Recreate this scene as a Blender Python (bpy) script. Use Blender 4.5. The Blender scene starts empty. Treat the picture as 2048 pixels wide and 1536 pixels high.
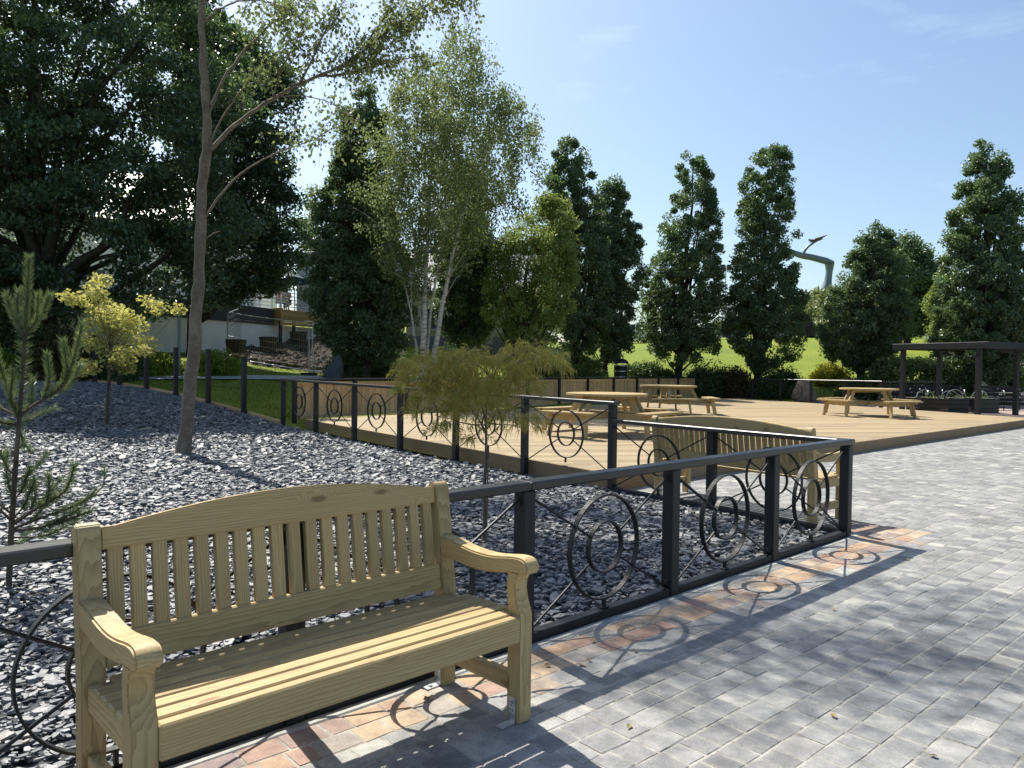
import bpy, bmesh, math
import numpy as np
from mathutils import Vector, Matrix

scene = bpy.context.scene
COL = scene.collection
rad = math.radians

# ------------------------------------------------------------------ camera
CAM_H, FPX, ROLL = 1.5, 1513.5, 0.012
PITCH = math.atan((768 - 734.6) / FPX)
fwd = Vector((0, math.cos(PITCH), -math.sin(PITCH)))
up0 = Vector((0, math.sin(PITCH), math.cos(PITCH)))
rt0 = Vector((1, 0, 0))
cr, sr = math.cos(ROLL), math.sin(ROLL)
R_ = rt0 * cr + up0 * sr
U_ = -rt0 * sr + up0 * cr
cam_data = bpy.data.cameras.new("camera")
cam = bpy.data.objects.new("camera", cam_data)
COL.objects.link(cam)
cam.matrix_world = Matrix(((R_.x, U_.x, -fwd.x, 0), (R_.y, U_.y, -fwd.y, 0), (R_.z, U_.z, -fwd.z, CAM_H), (0, 0, 0, 1)))
cam_data.sensor_width = 36
cam_data.lens = 36 * FPX / 2048
cam_data.clip_start = 0.05
cam_data.clip_end = 3000
scene.camera = cam

# ------------------------------------------------------------------ light
SUN = Vector((-0.345, 0.498, 0.795)).normalized()
SUN_EL = math.asin(SUN.z)
SUN_AZ = math.atan2(SUN.x, SUN.y)
world = bpy.data.worlds.new("World")
scene.world = world
world.use_nodes = True
wn, wl = world.node_tree.nodes, world.node_tree.links
wn.clear()
w_out = wn.new("ShaderNodeOutputWorld")
w_bg = wn.new("ShaderNodeBackground")
w_sky = wn.new("ShaderNodeTexSky")
w_sky.sky_type = 'NISHITA'
w_sky.sun_disc = False
w_sky.sun_elevation = SUN_EL
w_sky.sun_rotation = SUN_AZ
w_sky.air_density = 1.0
w_sky.dust_density = 1.9
w_sky.ozone_density = 1.0
w_bg.inputs[1].default_value = 0.104
# thin high cloud wisps mixed into the sky
w_tc = wn.new("ShaderNodeTexCoord")
w_map = wn.new("ShaderNodeMapping")
w_map.inputs["Scale"].default_value = (1.6, 2.2, 7.0)
w_map.inputs["Rotation"].default_value = (0.2, 0.35, 0.4)
w_no = wn.new("ShaderNodeTexNoise")
w_no.inputs["Scale"].default_value = 2.3
w_no.inputs["Detail"].default_value = 7
w_no.inputs["Roughness"].default_value = 0.62
w_no.inputs["Distortion"].default_value = 0.4
w_cr = wn.new("ShaderNodeValToRGB")
w_cr.color_ramp.elements[0].position = 0.58
w_cr.color_ramp.elements[0].color = (0, 0, 0, 1)
w_cr.color_ramp.elements[1].position = 0.80
w_cr.color_ramp.elements[1].color = (0.22, 0.22, 0.22, 1)
w_mix = wn.new("ShaderNodeMixRGB")
w_mix.inputs[2].default_value = (7.6, 8.2, 9.0, 1)
wl.new(w_tc.outputs["Generated"], w_map.inputs[0])
wl.new(w_map.outputs[0], w_no.inputs["Vector"])
wl.new(w_no.outputs[0], w_cr.inputs[0])
wl.new(w_cr.outputs[0], w_mix.inputs[0])
wl.new(w_sky.outputs[0], w_mix.inputs[1])
w_tint = wn.new("ShaderNodeMixRGB")
w_tint.blend_type = 'MULTIPLY'
w_tint.inputs[0].default_value = 1.0
w_tint.inputs[2].default_value = (0.92, 1.0, 1.03, 1)
wl.new(w_mix.outputs[0], w_tint.inputs[1])
wl.new(w_tint.outputs[0], w_bg.inputs[0])
wl.new(w_bg.outputs[0], w_out.inputs[0])

sun_l = bpy.data.lights.new("sun", 'SUN')
sun_l.energy = 5.0
sun_l.angle = rad(0.53)
sun_l.color = (1.0, 0.955, 0.85)
sun_o = bpy.data.objects.new("sun", sun_l)
COL.objects.link(sun_o)
sun_o.rotation_euler = SUN.to_track_quat('Z', 'Y').to_euler()
sun_o.location = (0, 0, 30)

vs = scene.view_settings
vs.view_transform = 'Standard'
vs.look = 'None'
vs.exposure = 0.72
vs.gamma = 1.0
scene.render.engine = 'CYCLES'
scene.cycles.max_bounces = 8
scene.cycles.transparent_max_bounces = 8
scene.cycles.diffuse_bounces = 3
scene.cycles.glossy_bounces = 3

# ------------------------------------------------------------------ small helpers
def ray(u, v):
    x, y = u - 1024, v - 768
    px, py = cr * x + sr * y, -sr * x + cr * y
    d = rt0 * (px / FPX) + up0 * (-py / FPX) + fwd
    return d

def at(u, v, Y):
    """the point of the place seen at pixel (u, v) of the photograph that lies Y metres ahead"""
    d = ray(u, v)
    return np.array((d.x * Y / d.y, Y, CAM_H + d.z * Y / d.y))

def dirv(deg):
    return np.array((math.cos(rad(deg)), math.sin(rad(deg)), 0.0))

def rng(seed):
    return np.random.default_rng(seed)

def tag(o, label=None, cat=None, group=None, kind=None):
    if label: o["label"] = label
    if cat: o["category"] = cat
    if group: o["group"] = group
    if kind: o["kind"] = kind
    return o

def empty(name, loc=(0, 0, 0), rz=0.0, label=None, cat=None, group=None):
    o = bpy.data.objects.new(name, None)
    o.empty_display_size = 0.2
    COL.objects.link(o)
    o.location = tuple(float(c) for c in loc)
    o.rotation_euler = (0, 0, rz)
    return tag(o, label, cat, group)

def copy_tree(o, parent=None):
    c = o.copy()
    COL.objects.link(c)
    c.parent = parent
    for ch in list(o.children):
        copy_tree(ch, c)
    return c

def raw_mesh(name, V, F_loops, F_sizes, m, parent=None, attrs=None, smooth=False, loc=None):
    """fast mesh from arrays: V (n,3), flat loop indices, per-face sizes"""
    me = bpy.data.meshes.new(name)
    V = np.asarray(V, dtype=np.float32)
    L = np.asarray(F_loops, dtype=np.int32).ravel()
    S = np.asarray(F_sizes, dtype=np.int32).ravel()
    me.vertices.add(len(V))
    me.vertices.foreach_set("co", V.ravel())
    me.loops.add(len(L))
    me.loops.foreach_set("vertex_index", L)
    me.polygons.add(len(S))
    st = np.zeros(len(S), dtype=np.int32)
    st[1:] = np.cumsum(S)[:-1]
    me.polygons.foreach_set("loop_start", st)
    try:
        me.polygons.foreach_set("loop_total", S)
    except Exception:
        pass
    me.polygons.foreach_set("use_smooth", np.full(len(S), bool(smooth)))
    me.update(calc_edges=True)
    for an, arr in (attrs or {}).items():
        arr = np.asarray(arr, dtype=np.float32)
        if arr.ndim == 1:
            a = me.attributes.new(an, 'FLOAT', 'POINT')
            a.data.foreach_set("value", arr)
        else:
            a = me.attributes.new(an, 'FLOAT_VECTOR', 'POINT')
            a.data.foreach_set("vector", arr.ravel())
    for mm in (m if isinstance(m, (list, tuple)) else [m]):
        me.materials.append(mm)
    o = bpy.data.objects.new(name, me)
    COL.objects.link(o)
    if parent: o.parent = parent
    if loc is not None: o.location = tuple(float(c) for c in loc)
    return o

def curve(pts, n=24, wob=0.0, r_=None):
    P = np.asarray(pts, float)
    d = np.concatenate(([0], np.cumsum(np.linalg.norm(np.diff(P, axis=0), axis=1))))
    t = np.linspace(0, d[-1], n)
    # smoothed polyline
    Q = np.stack([np.interp(t, d, P[:, k]) for k in range(3)], 1)
    for _ in range(3):
        Q[1:-1] = 0.25 * Q[:-2] + 0.5 * Q[1:-1] + 0.25 * Q[2:]
    if wob: Q[1:-1] += r_.normal(0, wob, (n - 2, 3))
    return Q

RG = rng(11)

class MB:
    """collects boxes, prisms and tubes, each with its own grain coordinates, into ONE mesh"""
    def __init__(self):
        self.v, self.f, self.g, self.r, self.n = [], [], [], [], 0
    def add(self, V, F, grain=0, T=None, off=None):
        V = np.asarray(V, float)
        ax = [grain, (grain + 1) % 3, (grain + 2) % 3]
        g = V[:, ax].copy()
        g += RG.uniform(-1, 1, 3) * np.array((4.0, 0.07, 0.07)) if off is None else off
        if T is not None:
            M = np.array(T)
            V = V @ M[:3, :3].T + M[:3, 3]
        self.v.append(V); self.g.append(g)
        self.r.append(np.full(len(V), RG.random()))
        self.f += [tuple(i + self.n for i in f) for f in F]
        self.n += len(V)
        return self
    def box(self, c, s, grain=None, bev=0.003, T=None, rot=None):
        c, h = np.asarray(c, float), np.asarray(s, float) / 2
        b = min(bev, 0.45 * h.min())
        if grain is None: grain = int(np.argmax(h))
        V, idx = [], {}
        for sx in (-1, 1):
            for sy in (-1, 1):
                for sz in (-1, 1):
                    sg = np.array((sx, sy, sz))
                    for k in range(3):
                        e = h - b; e[k] = h[k]
                        idx[(sx, sy, sz, k)] = len(V); V.append(sg * e)
        V = np.array(V); F = []
        for k in range(3):
            i, j = [a for a in range(3) if a != k]
            for s_ in (-1, 1):
                q = []
                for a, bb in ((-1, -1), (1, -1), (1, 1), (-1, 1)):
                    t = [0, 0, 0]; t[k] = s_; t[i] = a; t[j] = bb
                    q.append(idx[(*t, k)])
                F.append(q)
            for a in (-1, 1):
                for bb in (-1, 1):
                    t1 = [0, 0, 0]; t1[i] = a; t1[j] = bb
                    t0, t2 = list(t1), list(t1); t0[k] = -1; t2[k] = 1
                    F.append([idx[(*t0, i)], idx[(*t2, i)], idx[(*t2, j)], idx[(*t0, j)]])
        for sx in (-1, 1):
            for sy in (-1, 1):
                for sz in (-1, 1):
                    F.append([idx[(sx, sy, sz, k)] for k in range(3)])
        out = []
        for q in F:
            p = V[q]; nn = np.cross(p[1] - p[0], p[2] - p[0])
            out.append(q if nn @ p.mean(0) > 0 else q[::-1])
        if rot is not None: V = V @ np.array(rot.to_3x3()).T
        return self.add(V + c, out, grain, T)
    def bar(self, a, b, w, h, bev=0.003, up=(0, 0, 1)):
        """rectangular bar from a to b, w across, h in the up sense"""
        a, b = Vector([float(x) for x in a]), Vector([float(x) for x in b])
        x = (b - a); L = x.length; x.normalize()
        z = Vector(up); y = z.cross(x)
        if y.length < 1e-4: y = Vector((0, 1, 0)).cross(x)
        y.normalize(); z = x.cross(y)
        mid = (a + b) / 2
        T = Matrix(((x.x, y.x, z.x, mid.x), (x.y, y.y, z.y, mid.y), (x.z, y.z, z.z, mid.z), (0, 0, 0, 1)))
        return self.box((0, 0, 0), (L, w, h), 0, bev, T)
    def prism(self, poly, axis, lo, hi, grain=0, bev=0.0, T=None):
        """poly: 2-D outline in the two other axes (cyclic order), extruded along axis from lo to hi"""
        i, j = (axis + 1) % 3, (axis + 2) % 3
        bm = bmesh.new()
        vs_ = []
        for p in poly:
            c = [0, 0, 0]; c[axis] = lo; c[i], c[j] = p
            vs_.append(bm.verts.new(c))
        f = bm.faces.new(vs_)
        r = bmesh.ops.extrude_face_region(bm, geom=[f])
        d = [0, 0, 0]; d[axis] = hi - lo
        bmesh.ops.translate(bm, vec=d, verts=[g for g in r["geom"] if isinstance(g, bmesh.types.BMVert)])
        bmesh.ops.recalc_face_normals(bm, faces=bm.faces)
        if bev:
            bm.edges.ensure_lookup_table()
            ed = [e for e in bm.edges if len(e.link_faces) == 2 and e.calc_face_angle(0) > 0.6]
            bmesh.ops.bevel(bm, geom=ed, offset=bev, segments=2, affect='EDGES', clamp_overlap=True)
        bm.verts.index_update()
        V = [tuple(v.co) for v in bm.verts]
        F = [[v.index for v in f.verts] for f in bm.faces]
        bm.free()
        return self.add(V, F, grain, T)
    def tube(self, P, rr, n=8, cap=True, closed=False):
        P = np.asarray(P, float)
        rr = np.broadcast_to(np.asarray(rr, float), (len(P),))
        m = len(P)
        tang = np.gradient(P, axis=0) if not closed else np.roll(P, -1, 0) - np.roll(P, 1, 0)
        tang /= np.linalg.norm(tang, axis=1)[:, None] + 1e-9
        ref = np.array((0, 0, 1.0)) if abs(tang[0][2]) < 0.9 else np.array((1.0, 0, 0))
        V = []
        for k in range(m):
            a = np.cross(tang[k], ref); a /= np.linalg.norm(a) + 1e-9
            b = np.cross(tang[k], a); ref = -np.cross(tang[k], a) if False else ref
            for q in range(n):
                t = 2 * math.pi * q / n
                V.append(P[k] + rr[k] * (a * math.cos(t) + b * math.sin(t)))
        F = []
        for k in range(m if closed else m - 1):
            k2 = (k + 1) % m
            for q in range(n):
                q2 = (q + 1) % n
                F.append((k * n + q, k * n + q2, k2 * n + q2, k2 * n + q))
        if cap and not closed:
            F.append(tuple(range(n))); F.append(tuple(range((m - 1) * n, m * n))[::-1])
        return self.add(V, F, 2)
    def ring(self, c, R, depth, thick, n=48, T=None):
        """flat-bar ring in the x-z plane: bar depth along y, thickness radial"""
        V, F = [], []
        for k in range(n):
            a = 2 * math.pi * k / n
            for rr, y in ((R, -depth / 2), (R, depth / 2), (R - thick, depth / 2), (R - thick, -depth / 2)):
                V.append((c[0] + rr * math.cos(a), c[1] + y, c[2] + rr * math.sin(a)))
        for k in range(n):
            b0, b1 = 4 * k, 4 * ((k + 1) % n)
            for q in range(4):
                q2 = (q + 1) % 4
                F.append((b0 + q, b1 + q, b1 + q2, b0 + q2))
        return self.add(V, F, 0, T)
    def build(self, name, m, parent=None, smooth=False, loc=None, sharp=None):
        V = np.concatenate(self.v); G = np.concatenate(self.g); Rr = np.concatenate(self.r)
        loops = [i for f in self.f for i in f]
        o = raw_mesh(name, V, loops, [len(f) for f in self.f], m, parent, {"gp": G, "rnd": Rr}, smooth or sharp is not None, loc)
        if sharp is not None: o.data.set_sharp_from_angle(angle=rad(sharp))
        return o

# ------------------------------------------------------------------ materials
def new_mat(name):
    m = bpy.data.materials.new(name)
    m.use_nodes = True
    nt = m.node_tree
    b = nt.nodes["Principled BSDF"]
    return m, nt.nodes, nt.links, b

def ramp(nodes, stops):
    r = nodes.new("ShaderNodeValToRGB")
    els = r.color_ramp.elements
    while len(els) < len(stops): els.new(0.5)
    for e, (p, c) in zip(els, stops):
        e.position = p
        e.color = (*c, 1) if len(c) == 3 else c
    return r

def attr(nodes, name):
    a = nodes.new("ShaderNodeAttribute"); a.attribute_name = name
    return a

def mathn(nodes, links, op, a, b=None):
    n = nodes.new("ShaderNodeMath"); n.operation = op
    for k, x in enumerate((a, b)):
        if x is None: continue
        if isinstance(x, (int, float)): n.inputs[k].default_value = x
        else: links.new(x, n.inputs[k])
    return n.outputs[0]

def bump(nodes, links, b, h, strength=0.3, dist=0.01):
    n = nodes.new("ShaderNodeBump")
    n.inputs["Strength"].default_value = strength
    n.inputs["Distance"].default_value = dist
    links.new(h, n.inputs["Height"])
    links.new(n.outputs[0], b.inputs["Normal"])
    return n

def noise(nodes, links, vec, scale, detail=4, rough=0.55, dist=0.0):
    n = nodes.new("ShaderNodeTexNoise")
    n.inputs["Scale"].default_value = scale
    n.inputs["Detail"].default_value = detail
    n.inputs["Roughness"].default_value = rough
    n.inputs["Distortion"].default_value = dist
    if vec is not None: links.new(vec, n.inputs["Vector"])
    return n

def mapping(nodes, links, vec, scale):
    n = nodes.new("ShaderNodeMapping")
    n.inputs["Scale"].default_value = scale
    links.new(vec, n.inputs[0])
    return n.outputs[0]

def mixc(nodes, links, fac, a, b, mode='MIX'):
    n = nodes.new("ShaderNodeMixRGB"); n.blend_type = mode
    for k, x in ((0, fac), (1, a), (2, b)):
        if isinstance(x, (int, float)): n.inputs[k].default_value = x
        elif isinstance(x, tuple): n.inputs[k].default_value = (*x, 1)
        else: links.new(x, n.inputs[k])
    return n.outputs[0]

def wood(name, c_lo, c_hi, c_knot, rough=0.62, ring_scale=34.0, vary=0.25, knots=True, spec=0.3):
    m, N, L, b = new_mat(name)
    g = attr(N, "gp").outputs["Vector"]
    rn = attr(N, "rnd").outputs["Fac"]
    stretch = mapping(N, L, g, (0.55, 1.0, 1.0))
    vor = N.new("ShaderNodeTexVoronoi"); vor.inputs["Scale"].default_value = 1.0
    L.new(mapping(N, L, g, (2.4, 7.0, 7.0)), vor.inputs["Vector"])
    kd = N.new("ShaderNodeMapRange"); kd.interpolation_type = 'SMOOTHSTEP'
    kd.inputs[1].default_value = 0.05; kd.inputs[2].default_value = 0.28
    kd.inputs[3].default_value = 1.0; kd.inputs[4].default_value = 0.0
    L.new(vor.outputs["Distance"], kd.inputs[0])
    dn = noise(N, L, mapping(N, L, g, (1.3, 7.0, 7.0)), 1.6, 3)
    sub = N.new("ShaderNodeVectorMath"); sub.operation = 'MULTIPLY_ADD'
    L.new(dn.outputs["Color"], sub.inputs[0])
    sub.inputs[1].default_value = (0.0, 0.042, 0.042)
    L.new(stretch, sub.inputs[2])
    if knots:
        kb = N.new("ShaderNodeVectorMath"); kb.operation = 'MULTIPLY_ADD'
        cmb = N.new("ShaderNodeCombineXYZ")
        for i in range(3): L.new(kd.outputs[0], cmb.inputs[i])
        L.new(cmb.outputs[0], kb.inputs[0]); kb.inputs[1].default_value = (0, 0.05, 0.05)
        L.new(sub.outputs[0], kb.inputs[2]); vecw = kb.outputs[0]
    else:
        vecw = sub.outputs[0]
    wv = N.new("ShaderNodeTexWave"); wv.wave_type = 'RINGS'; wv.rings_direction = 'X'; wv.wave_profile = 'SAW'
    wv.inputs["Scale"].default_value = ring_scale
    wv.inputs["Distortion"].default_value = 0.7
    wv.inputs["Detail"].default_value = 2
    L.new(vecw, wv.inputs["Vector"])
    fib = noise(N, L, mapping(N, L, g, (3.0, 160.0, 160.0)), 1.0, 3, 0.6)
    f1 = mathn(N, L, 'MULTIPLY', wv.outputs["Fac"], 0.47)
    f2 = mathn(N, L, 'MULTIPLY', fib.outputs[0], 0.53)
    fac = mathn(N, L, 'ADD', f1, f2)
    rp = ramp(N, [(0.12, c_hi), (0.5, tuple(0.66 * a + 0.34 * b_ for a, b_ in zip(c_hi, c_lo))), (0.92, c_lo)])
    L.new(fac, rp.inputs[0])
    col = rp.outputs[0]
    big = noise(N, L, mapping(N, L, g, (0.8, 3.0, 3.0)), 1.0, 2)
    tone = mathn(N, L, 'ADD', mathn(N, L, 'MULTIPLY', rn, vary), mathn(N, L, 'MULTIPLY', big.outputs[0], vary))
    tone = mathn(N, L, 'ADD', tone, 1.0 - vary)
    tc = N.new("ShaderNodeCombineXYZ")
    for i in range(3): L.new(tone, tc.inputs[i])
    col = mixc(N, L, 1.0, col, tc.outputs[0], 'MULTIPLY')
    if knots:
        kk = N.new("ShaderNodeMapRange"); kk.interpolation_type = 'SMOOTHSTEP'
        kk.inputs[1].default_value = 0.05; kk.inputs[2].default_value = 0.13
        kk.inputs[3].default_value = 0.75; kk.inputs[4].default_value = 0.0
        L.new(vor.outputs["Distance"], kk.inputs[0])
        col = mixc(N, L, kk.outputs[0], col, c_knot)
    L.new(col, b.inputs["Base Color"])
    b.inputs["Roughness"].default_value = rough
    b.inputs["Specular IOR Level"].default_value = spec
    bump(N, L, b, fac, 0.12, 0.001)
    return m

def plain(name, c, rough=0.6, vary=0.25, scale=6.0, metal=0.0, spec=0.4, bumpy=0.15, bscale=60.0, bdist=0.004):
    m, N, L, b = new_mat(name)
    tc = N.new("ShaderNodeTexCoord").outputs["Object"]
    n1 = noise(N, L, tc, scale, 6, 0.65)
    lo = tuple(max(0, x * (1 - vary)) for x in c); hi = tuple(min(1, x * (1 + vary)) for x in c)
    rp = ramp(N, [(0.3, lo), (0.7, hi)])
    L.new(n1.outputs[0], rp.inputs[0])
    L.new(rp.outputs[0], b.inputs["Base Color"])
    b.inputs["Roughness"].default_value = rough
    b.inputs["Metallic"].default_value = metal
    b.inputs["Specular IOR Level"].default_value = spec
    if bumpy:
        n2 = noise(N, L, tc, bscale, 4, 0.6)
        bump(N, L, b, n2.outputs[0], bumpy, bdist)
    return m

def leafmat(name, c_lo, c_hi, trans, tw=0.35, rough=0.45, spec=0.35):
    m, N, L, b = new_mat(name)
    rn = attr(N, "rnd").outputs["Fac"]
    rp = ramp(N, [(0.0, c_lo), (1.0, c_hi)])
    L.new(rn, rp.inputs[0])
    L.new(rp.outputs[0], b.inputs["Base Color"])
    b.inputs["Roughness"].default_value = rough
    b.inputs["Specular IOR Level"].default_value = spec
    t = N.new("ShaderNodeBsdfTranslucent")
    tc = mixc(N, L, 0.5, rp.outputs[0], trans, 'MIX')
    L.new(tc, t.inputs[0])
    mx = N.new("ShaderNodeMixShader"); mx.inputs[0].default_value = tw
    L.new(b.outputs[0], mx.inputs[1]); L.new(t.outputs[0], mx.inputs[2])
    L.new(mx.outputs[0], N["Material Output"].inputs[0])
    return m

M = {}
M["bench"] = wood("green treated pine", (0.25, 0.165, 0.075), (0.49, 0.375, 0.185), (0.15, 0.08, 0.036), 0.55, 30, 0.26)
M["deck"] = wood("deck boards", (0.215, 0.155, 0.092), (0.385, 0.30, 0.18), (0.2, 0.11, 0.05), 0.65, 26, 0.46, False)
M["deckside"] = wood("deck edging timber", (0.18, 0.118, 0.066), (0.28, 0.195, 0.115), (0.1, 0.06, 0.03), 0.7, 26, 0.2, False)
M["panel"] = wood("fence boards", (0.40, 0.235, 0.11), (0.60, 0.41, 0.21), (0.14, 0.07, 0.03), 0.7, 30, 0.4)
M["clad"] = wood("cladding boards", (0.28, 0.17, 0.07), (0.44, 0.29, 0.12), (0.14, 0.07, 0.03), 0.7, 30, 0.3)
def black_timber():
    m, N, L, b = new_mat("black stained timber")
    g = attr(N, "gp").outputs["Vector"]
    n = noise(N, L, mapping(N, L, g, (1.5, 22, 22)), 2.0, 5, 0.6)
    rp = ramp(N, [(0.25, (0.008, 0.009, 0.012)), (0.62, (0.015, 0.016, 0.020)), (0.9, (0.034, 0.031, 0.030))])
    L.new(n.outputs[0], rp.inputs[0]); L.new(rp.outputs[0], b.inputs["Base Color"])
    rr = N.new("ShaderNodeMapRange"); rr.inputs[3].default_value = 0.38; rr.inputs[4].default_value = 0.62
    L.new(n.outputs[0], rr.inputs[0]); L.new(rr.outputs[0], b.inputs["Roughness"])
    b.inputs["Specular IOR Level"].default_value = 0.36
    fib = noise(N, L, mapping(N, L, g, (3, 140, 140)), 1.0, 3)
    bump(N, L, b, fib.outputs[0], 0.2, 0.002)
    return m
M["black"] = black_timber()
M["rail"] = M["black"].copy(); M["rail"].name = "black stained rail"
for n_ in M["rail"].node_tree.nodes:
    if n_.type == 'MAP_RANGE': n_.inputs[3].default_value, n_.inputs[4].default_value = 0.27, 0.46
    if n_.type == 'BSDF_PRINCIPLED': n_.inputs["Specular IOR Level"].default_value = 0.6
M["iron"] = plain("black painted steel", (0.013, 0.014, 0.016), 0.5, 0.3, 12, 0.0, 0.35, 0.1, 120)
M["galv"] = plain("galvanised steel", (0.55, 0.57, 0.58), 0.38, 0.25, 25, 0.9, 0.5, 0.1, 90)
M["white_metal"] = plain("white painted metal", (0.75, 0.75, 0.74), 0.4, 0.08)
M["sticker"] = plain("white paper sticker", (0.75, 0.75, 0.74), 0.6, 0.05)
M["ink"] = plain("black ink", (0.02, 0.02, 0.02), 0.6, 0.05)
M["concrete"] = plain("pale concrete", (0.36, 0.36, 0.34), 0.85, 0.25, 9, 0, 0.3, 0.4, 70)
M["soil"] = plain("dug soil", (0.10, 0.08, 0.062), 0.95, 0.5, 5, 0, 0.15, 0.9, 18, 0.08)
M["bark"] = plain("grey brown bark", (0.115, 0.088, 0.066), 0.9, 0.55, 9, 0, 0.2, 0.8, 28, 0.02)
M["dark_bark"] = plain("dark bark", (0.05, 0.042, 0.035), 0.9, 0.4, 7, 0, 0.2, 0.8, 24, 0.02)
M["slate"] = plain("standing slate", (0.05, 0.06, 0.068), 0.6, 0.35, 4, 0, 0.4, 0.5, 22, 0.02)
M["sandstone"] = plain("rough sandstone", (0.24, 0.19, 0.145), 0.9, 0.4, 5, 0, 0.2, 0.8, 20, 0.03)
M["render"] = plain("beige render", (0.42, 0.37, 0.27), 0.9, 0.10, 3, 0, 0.2, 0.3, 40)
M["plinth"] = plain("grey plinth", (0.16, 0.16, 0.165), 0.85, 0.15, 4)
M["whitewash"] = plain("white masonry paint", (0.82, 0.82, 0.80), 0.85, 0.06, 2.5, 0, 0.25, 0.35, 30)
M["charcoal"] = plain("charcoal fascia", (0.035, 0.037, 0.042), 0.6, 0.12)
M["shutter"] = plain("grey shutter", (0.12, 0.115, 0.12), 0.6, 0.12)
M["teal"] = plain("dark teal canvas", (0.02, 0.06, 0.075), 0.8, 0.15)
M["glass"] = plain("dark glazing", (0.03, 0.04, 0.045), 0.08, 0.1, 3, 0, 0.6, 0)
M["brickred"] = plain("red brick", (0.30, 0.12, 0.085), 0.85, 0.3, 8, 0, 0.2, 0.4, 30)
M["stepdark"] = plain("brown step riser", (0.10, 0.07, 0.055), 0.8, 0.2)
M["stepnose"] = plain("pale step tread", (0.45, 0.40, 0.34), 0.8, 0.15)
M["rubber"] = plain("black rubber", (0.02, 0.02, 0.02), 0.8, 0.2)
M["verdigris"] = plain("grey green metal", (0.16, 0.20, 0.21), 0.45, 0.15, 4, 0.4)
M["planter_wood"] = plain("dark barrel timber", (0.05, 0.035, 0.026), 0.8, 0.3)

def birch_bark():
    m, N, L, b = new_mat("white birch bark")
    tc = N.new("ShaderNodeTexCoord").outputs["Object"]
    n1 = noise(N, L, mapping(N, L, tc, (3, 3, 14)), 1.6, 5, 0.7)
    rp = ramp(N, [(0.36, (0.06, 0.05, 0.045)), (0.46, (0.42, 0.38, 0.34)), (0.75, (0.66, 0.62, 0.57))])
    L.new(n1.outputs[0], rp.inputs[0]); L.new(rp.outputs[0], b.inputs["Base Color"])
    b.inputs["Roughness"].default_value = 0.8
    return m
M["birch"] = birch_bark()
def trunk_bark():
    m, N, L, b = new_mat("young birch bark")
    tc = N.new("ShaderNodeTexCoord").outputs["Object"]
    n1 = noise(N, L, mapping(N, L, tc, (7, 7, 16)), 1.8, 6, 0.7)
    n2 = noise(N, L, mapping(N, L, tc, (4, 4, 2)), 1.4, 4, 0.6)
    rp = ramp(N, [(0.28, (0.07, 0.05, 0.04)), (0.5, (0.16, 0.12, 0.09)), (0.74, (0.31, 0.26, 0.215))])
    f = mathn(N, L, 'MULTIPLY', mathn(N, L, 'ADD', n1.outputs[0], n2.outputs[0]), 0.5)
    L.new(f, rp.inputs[0]); L.new(rp.outputs[0], b.inputs["Base Color"])
    b.inputs["Roughness"].default_value = 0.85
    bump(N, L, b, n1.outputs[0], 0.7, 0.012)
    return m
M["trunk"] = trunk_bark()

def grass_mat(name, lo, hi, mid):
    m, N, L, b = new_mat(name)
    tc = N.new("ShaderNodeTexCoord").outputs["Object"]
    n1 = noise(N, L, tc, 0.45, 7, 0.72)
    n2 = noise(N, L, tc, 14.0, 4, 0.7)
    f = mathn(N, L, 'ADD', mathn(N, L, 'MULTIPLY', n1.outputs[0], 0.6), mathn(N, L, 'MULTIPLY', n2.outputs[0], 0.4))
    rp = ramp(N, [(0.32, lo), (0.5, mid), (0.68, hi)])
    L.new(f, rp.inputs[0]); L.new(rp.outputs[0], b.inputs["Base Color"])
    b.inputs["Roughness"].default_value = 0.85
    b.inputs["Specular IOR Level"].default_value = 0.2
    bump(N, L, b, n2.outputs[0], 0.8, 0.06)
    return m
M["lawn"] = grass_mat("mown lawn", (0.095, 0.14, 0.014), (0.24, 0.26, 0.03), (0.16, 0.205, 0.018))
M["blade"] = leafmat("grass blades", (0.06, 0.10, 0.012), (0.15, 0.20, 0.03), (0.25, 0.34, 0.03), 0.35, 0.6, 0.2)

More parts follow.
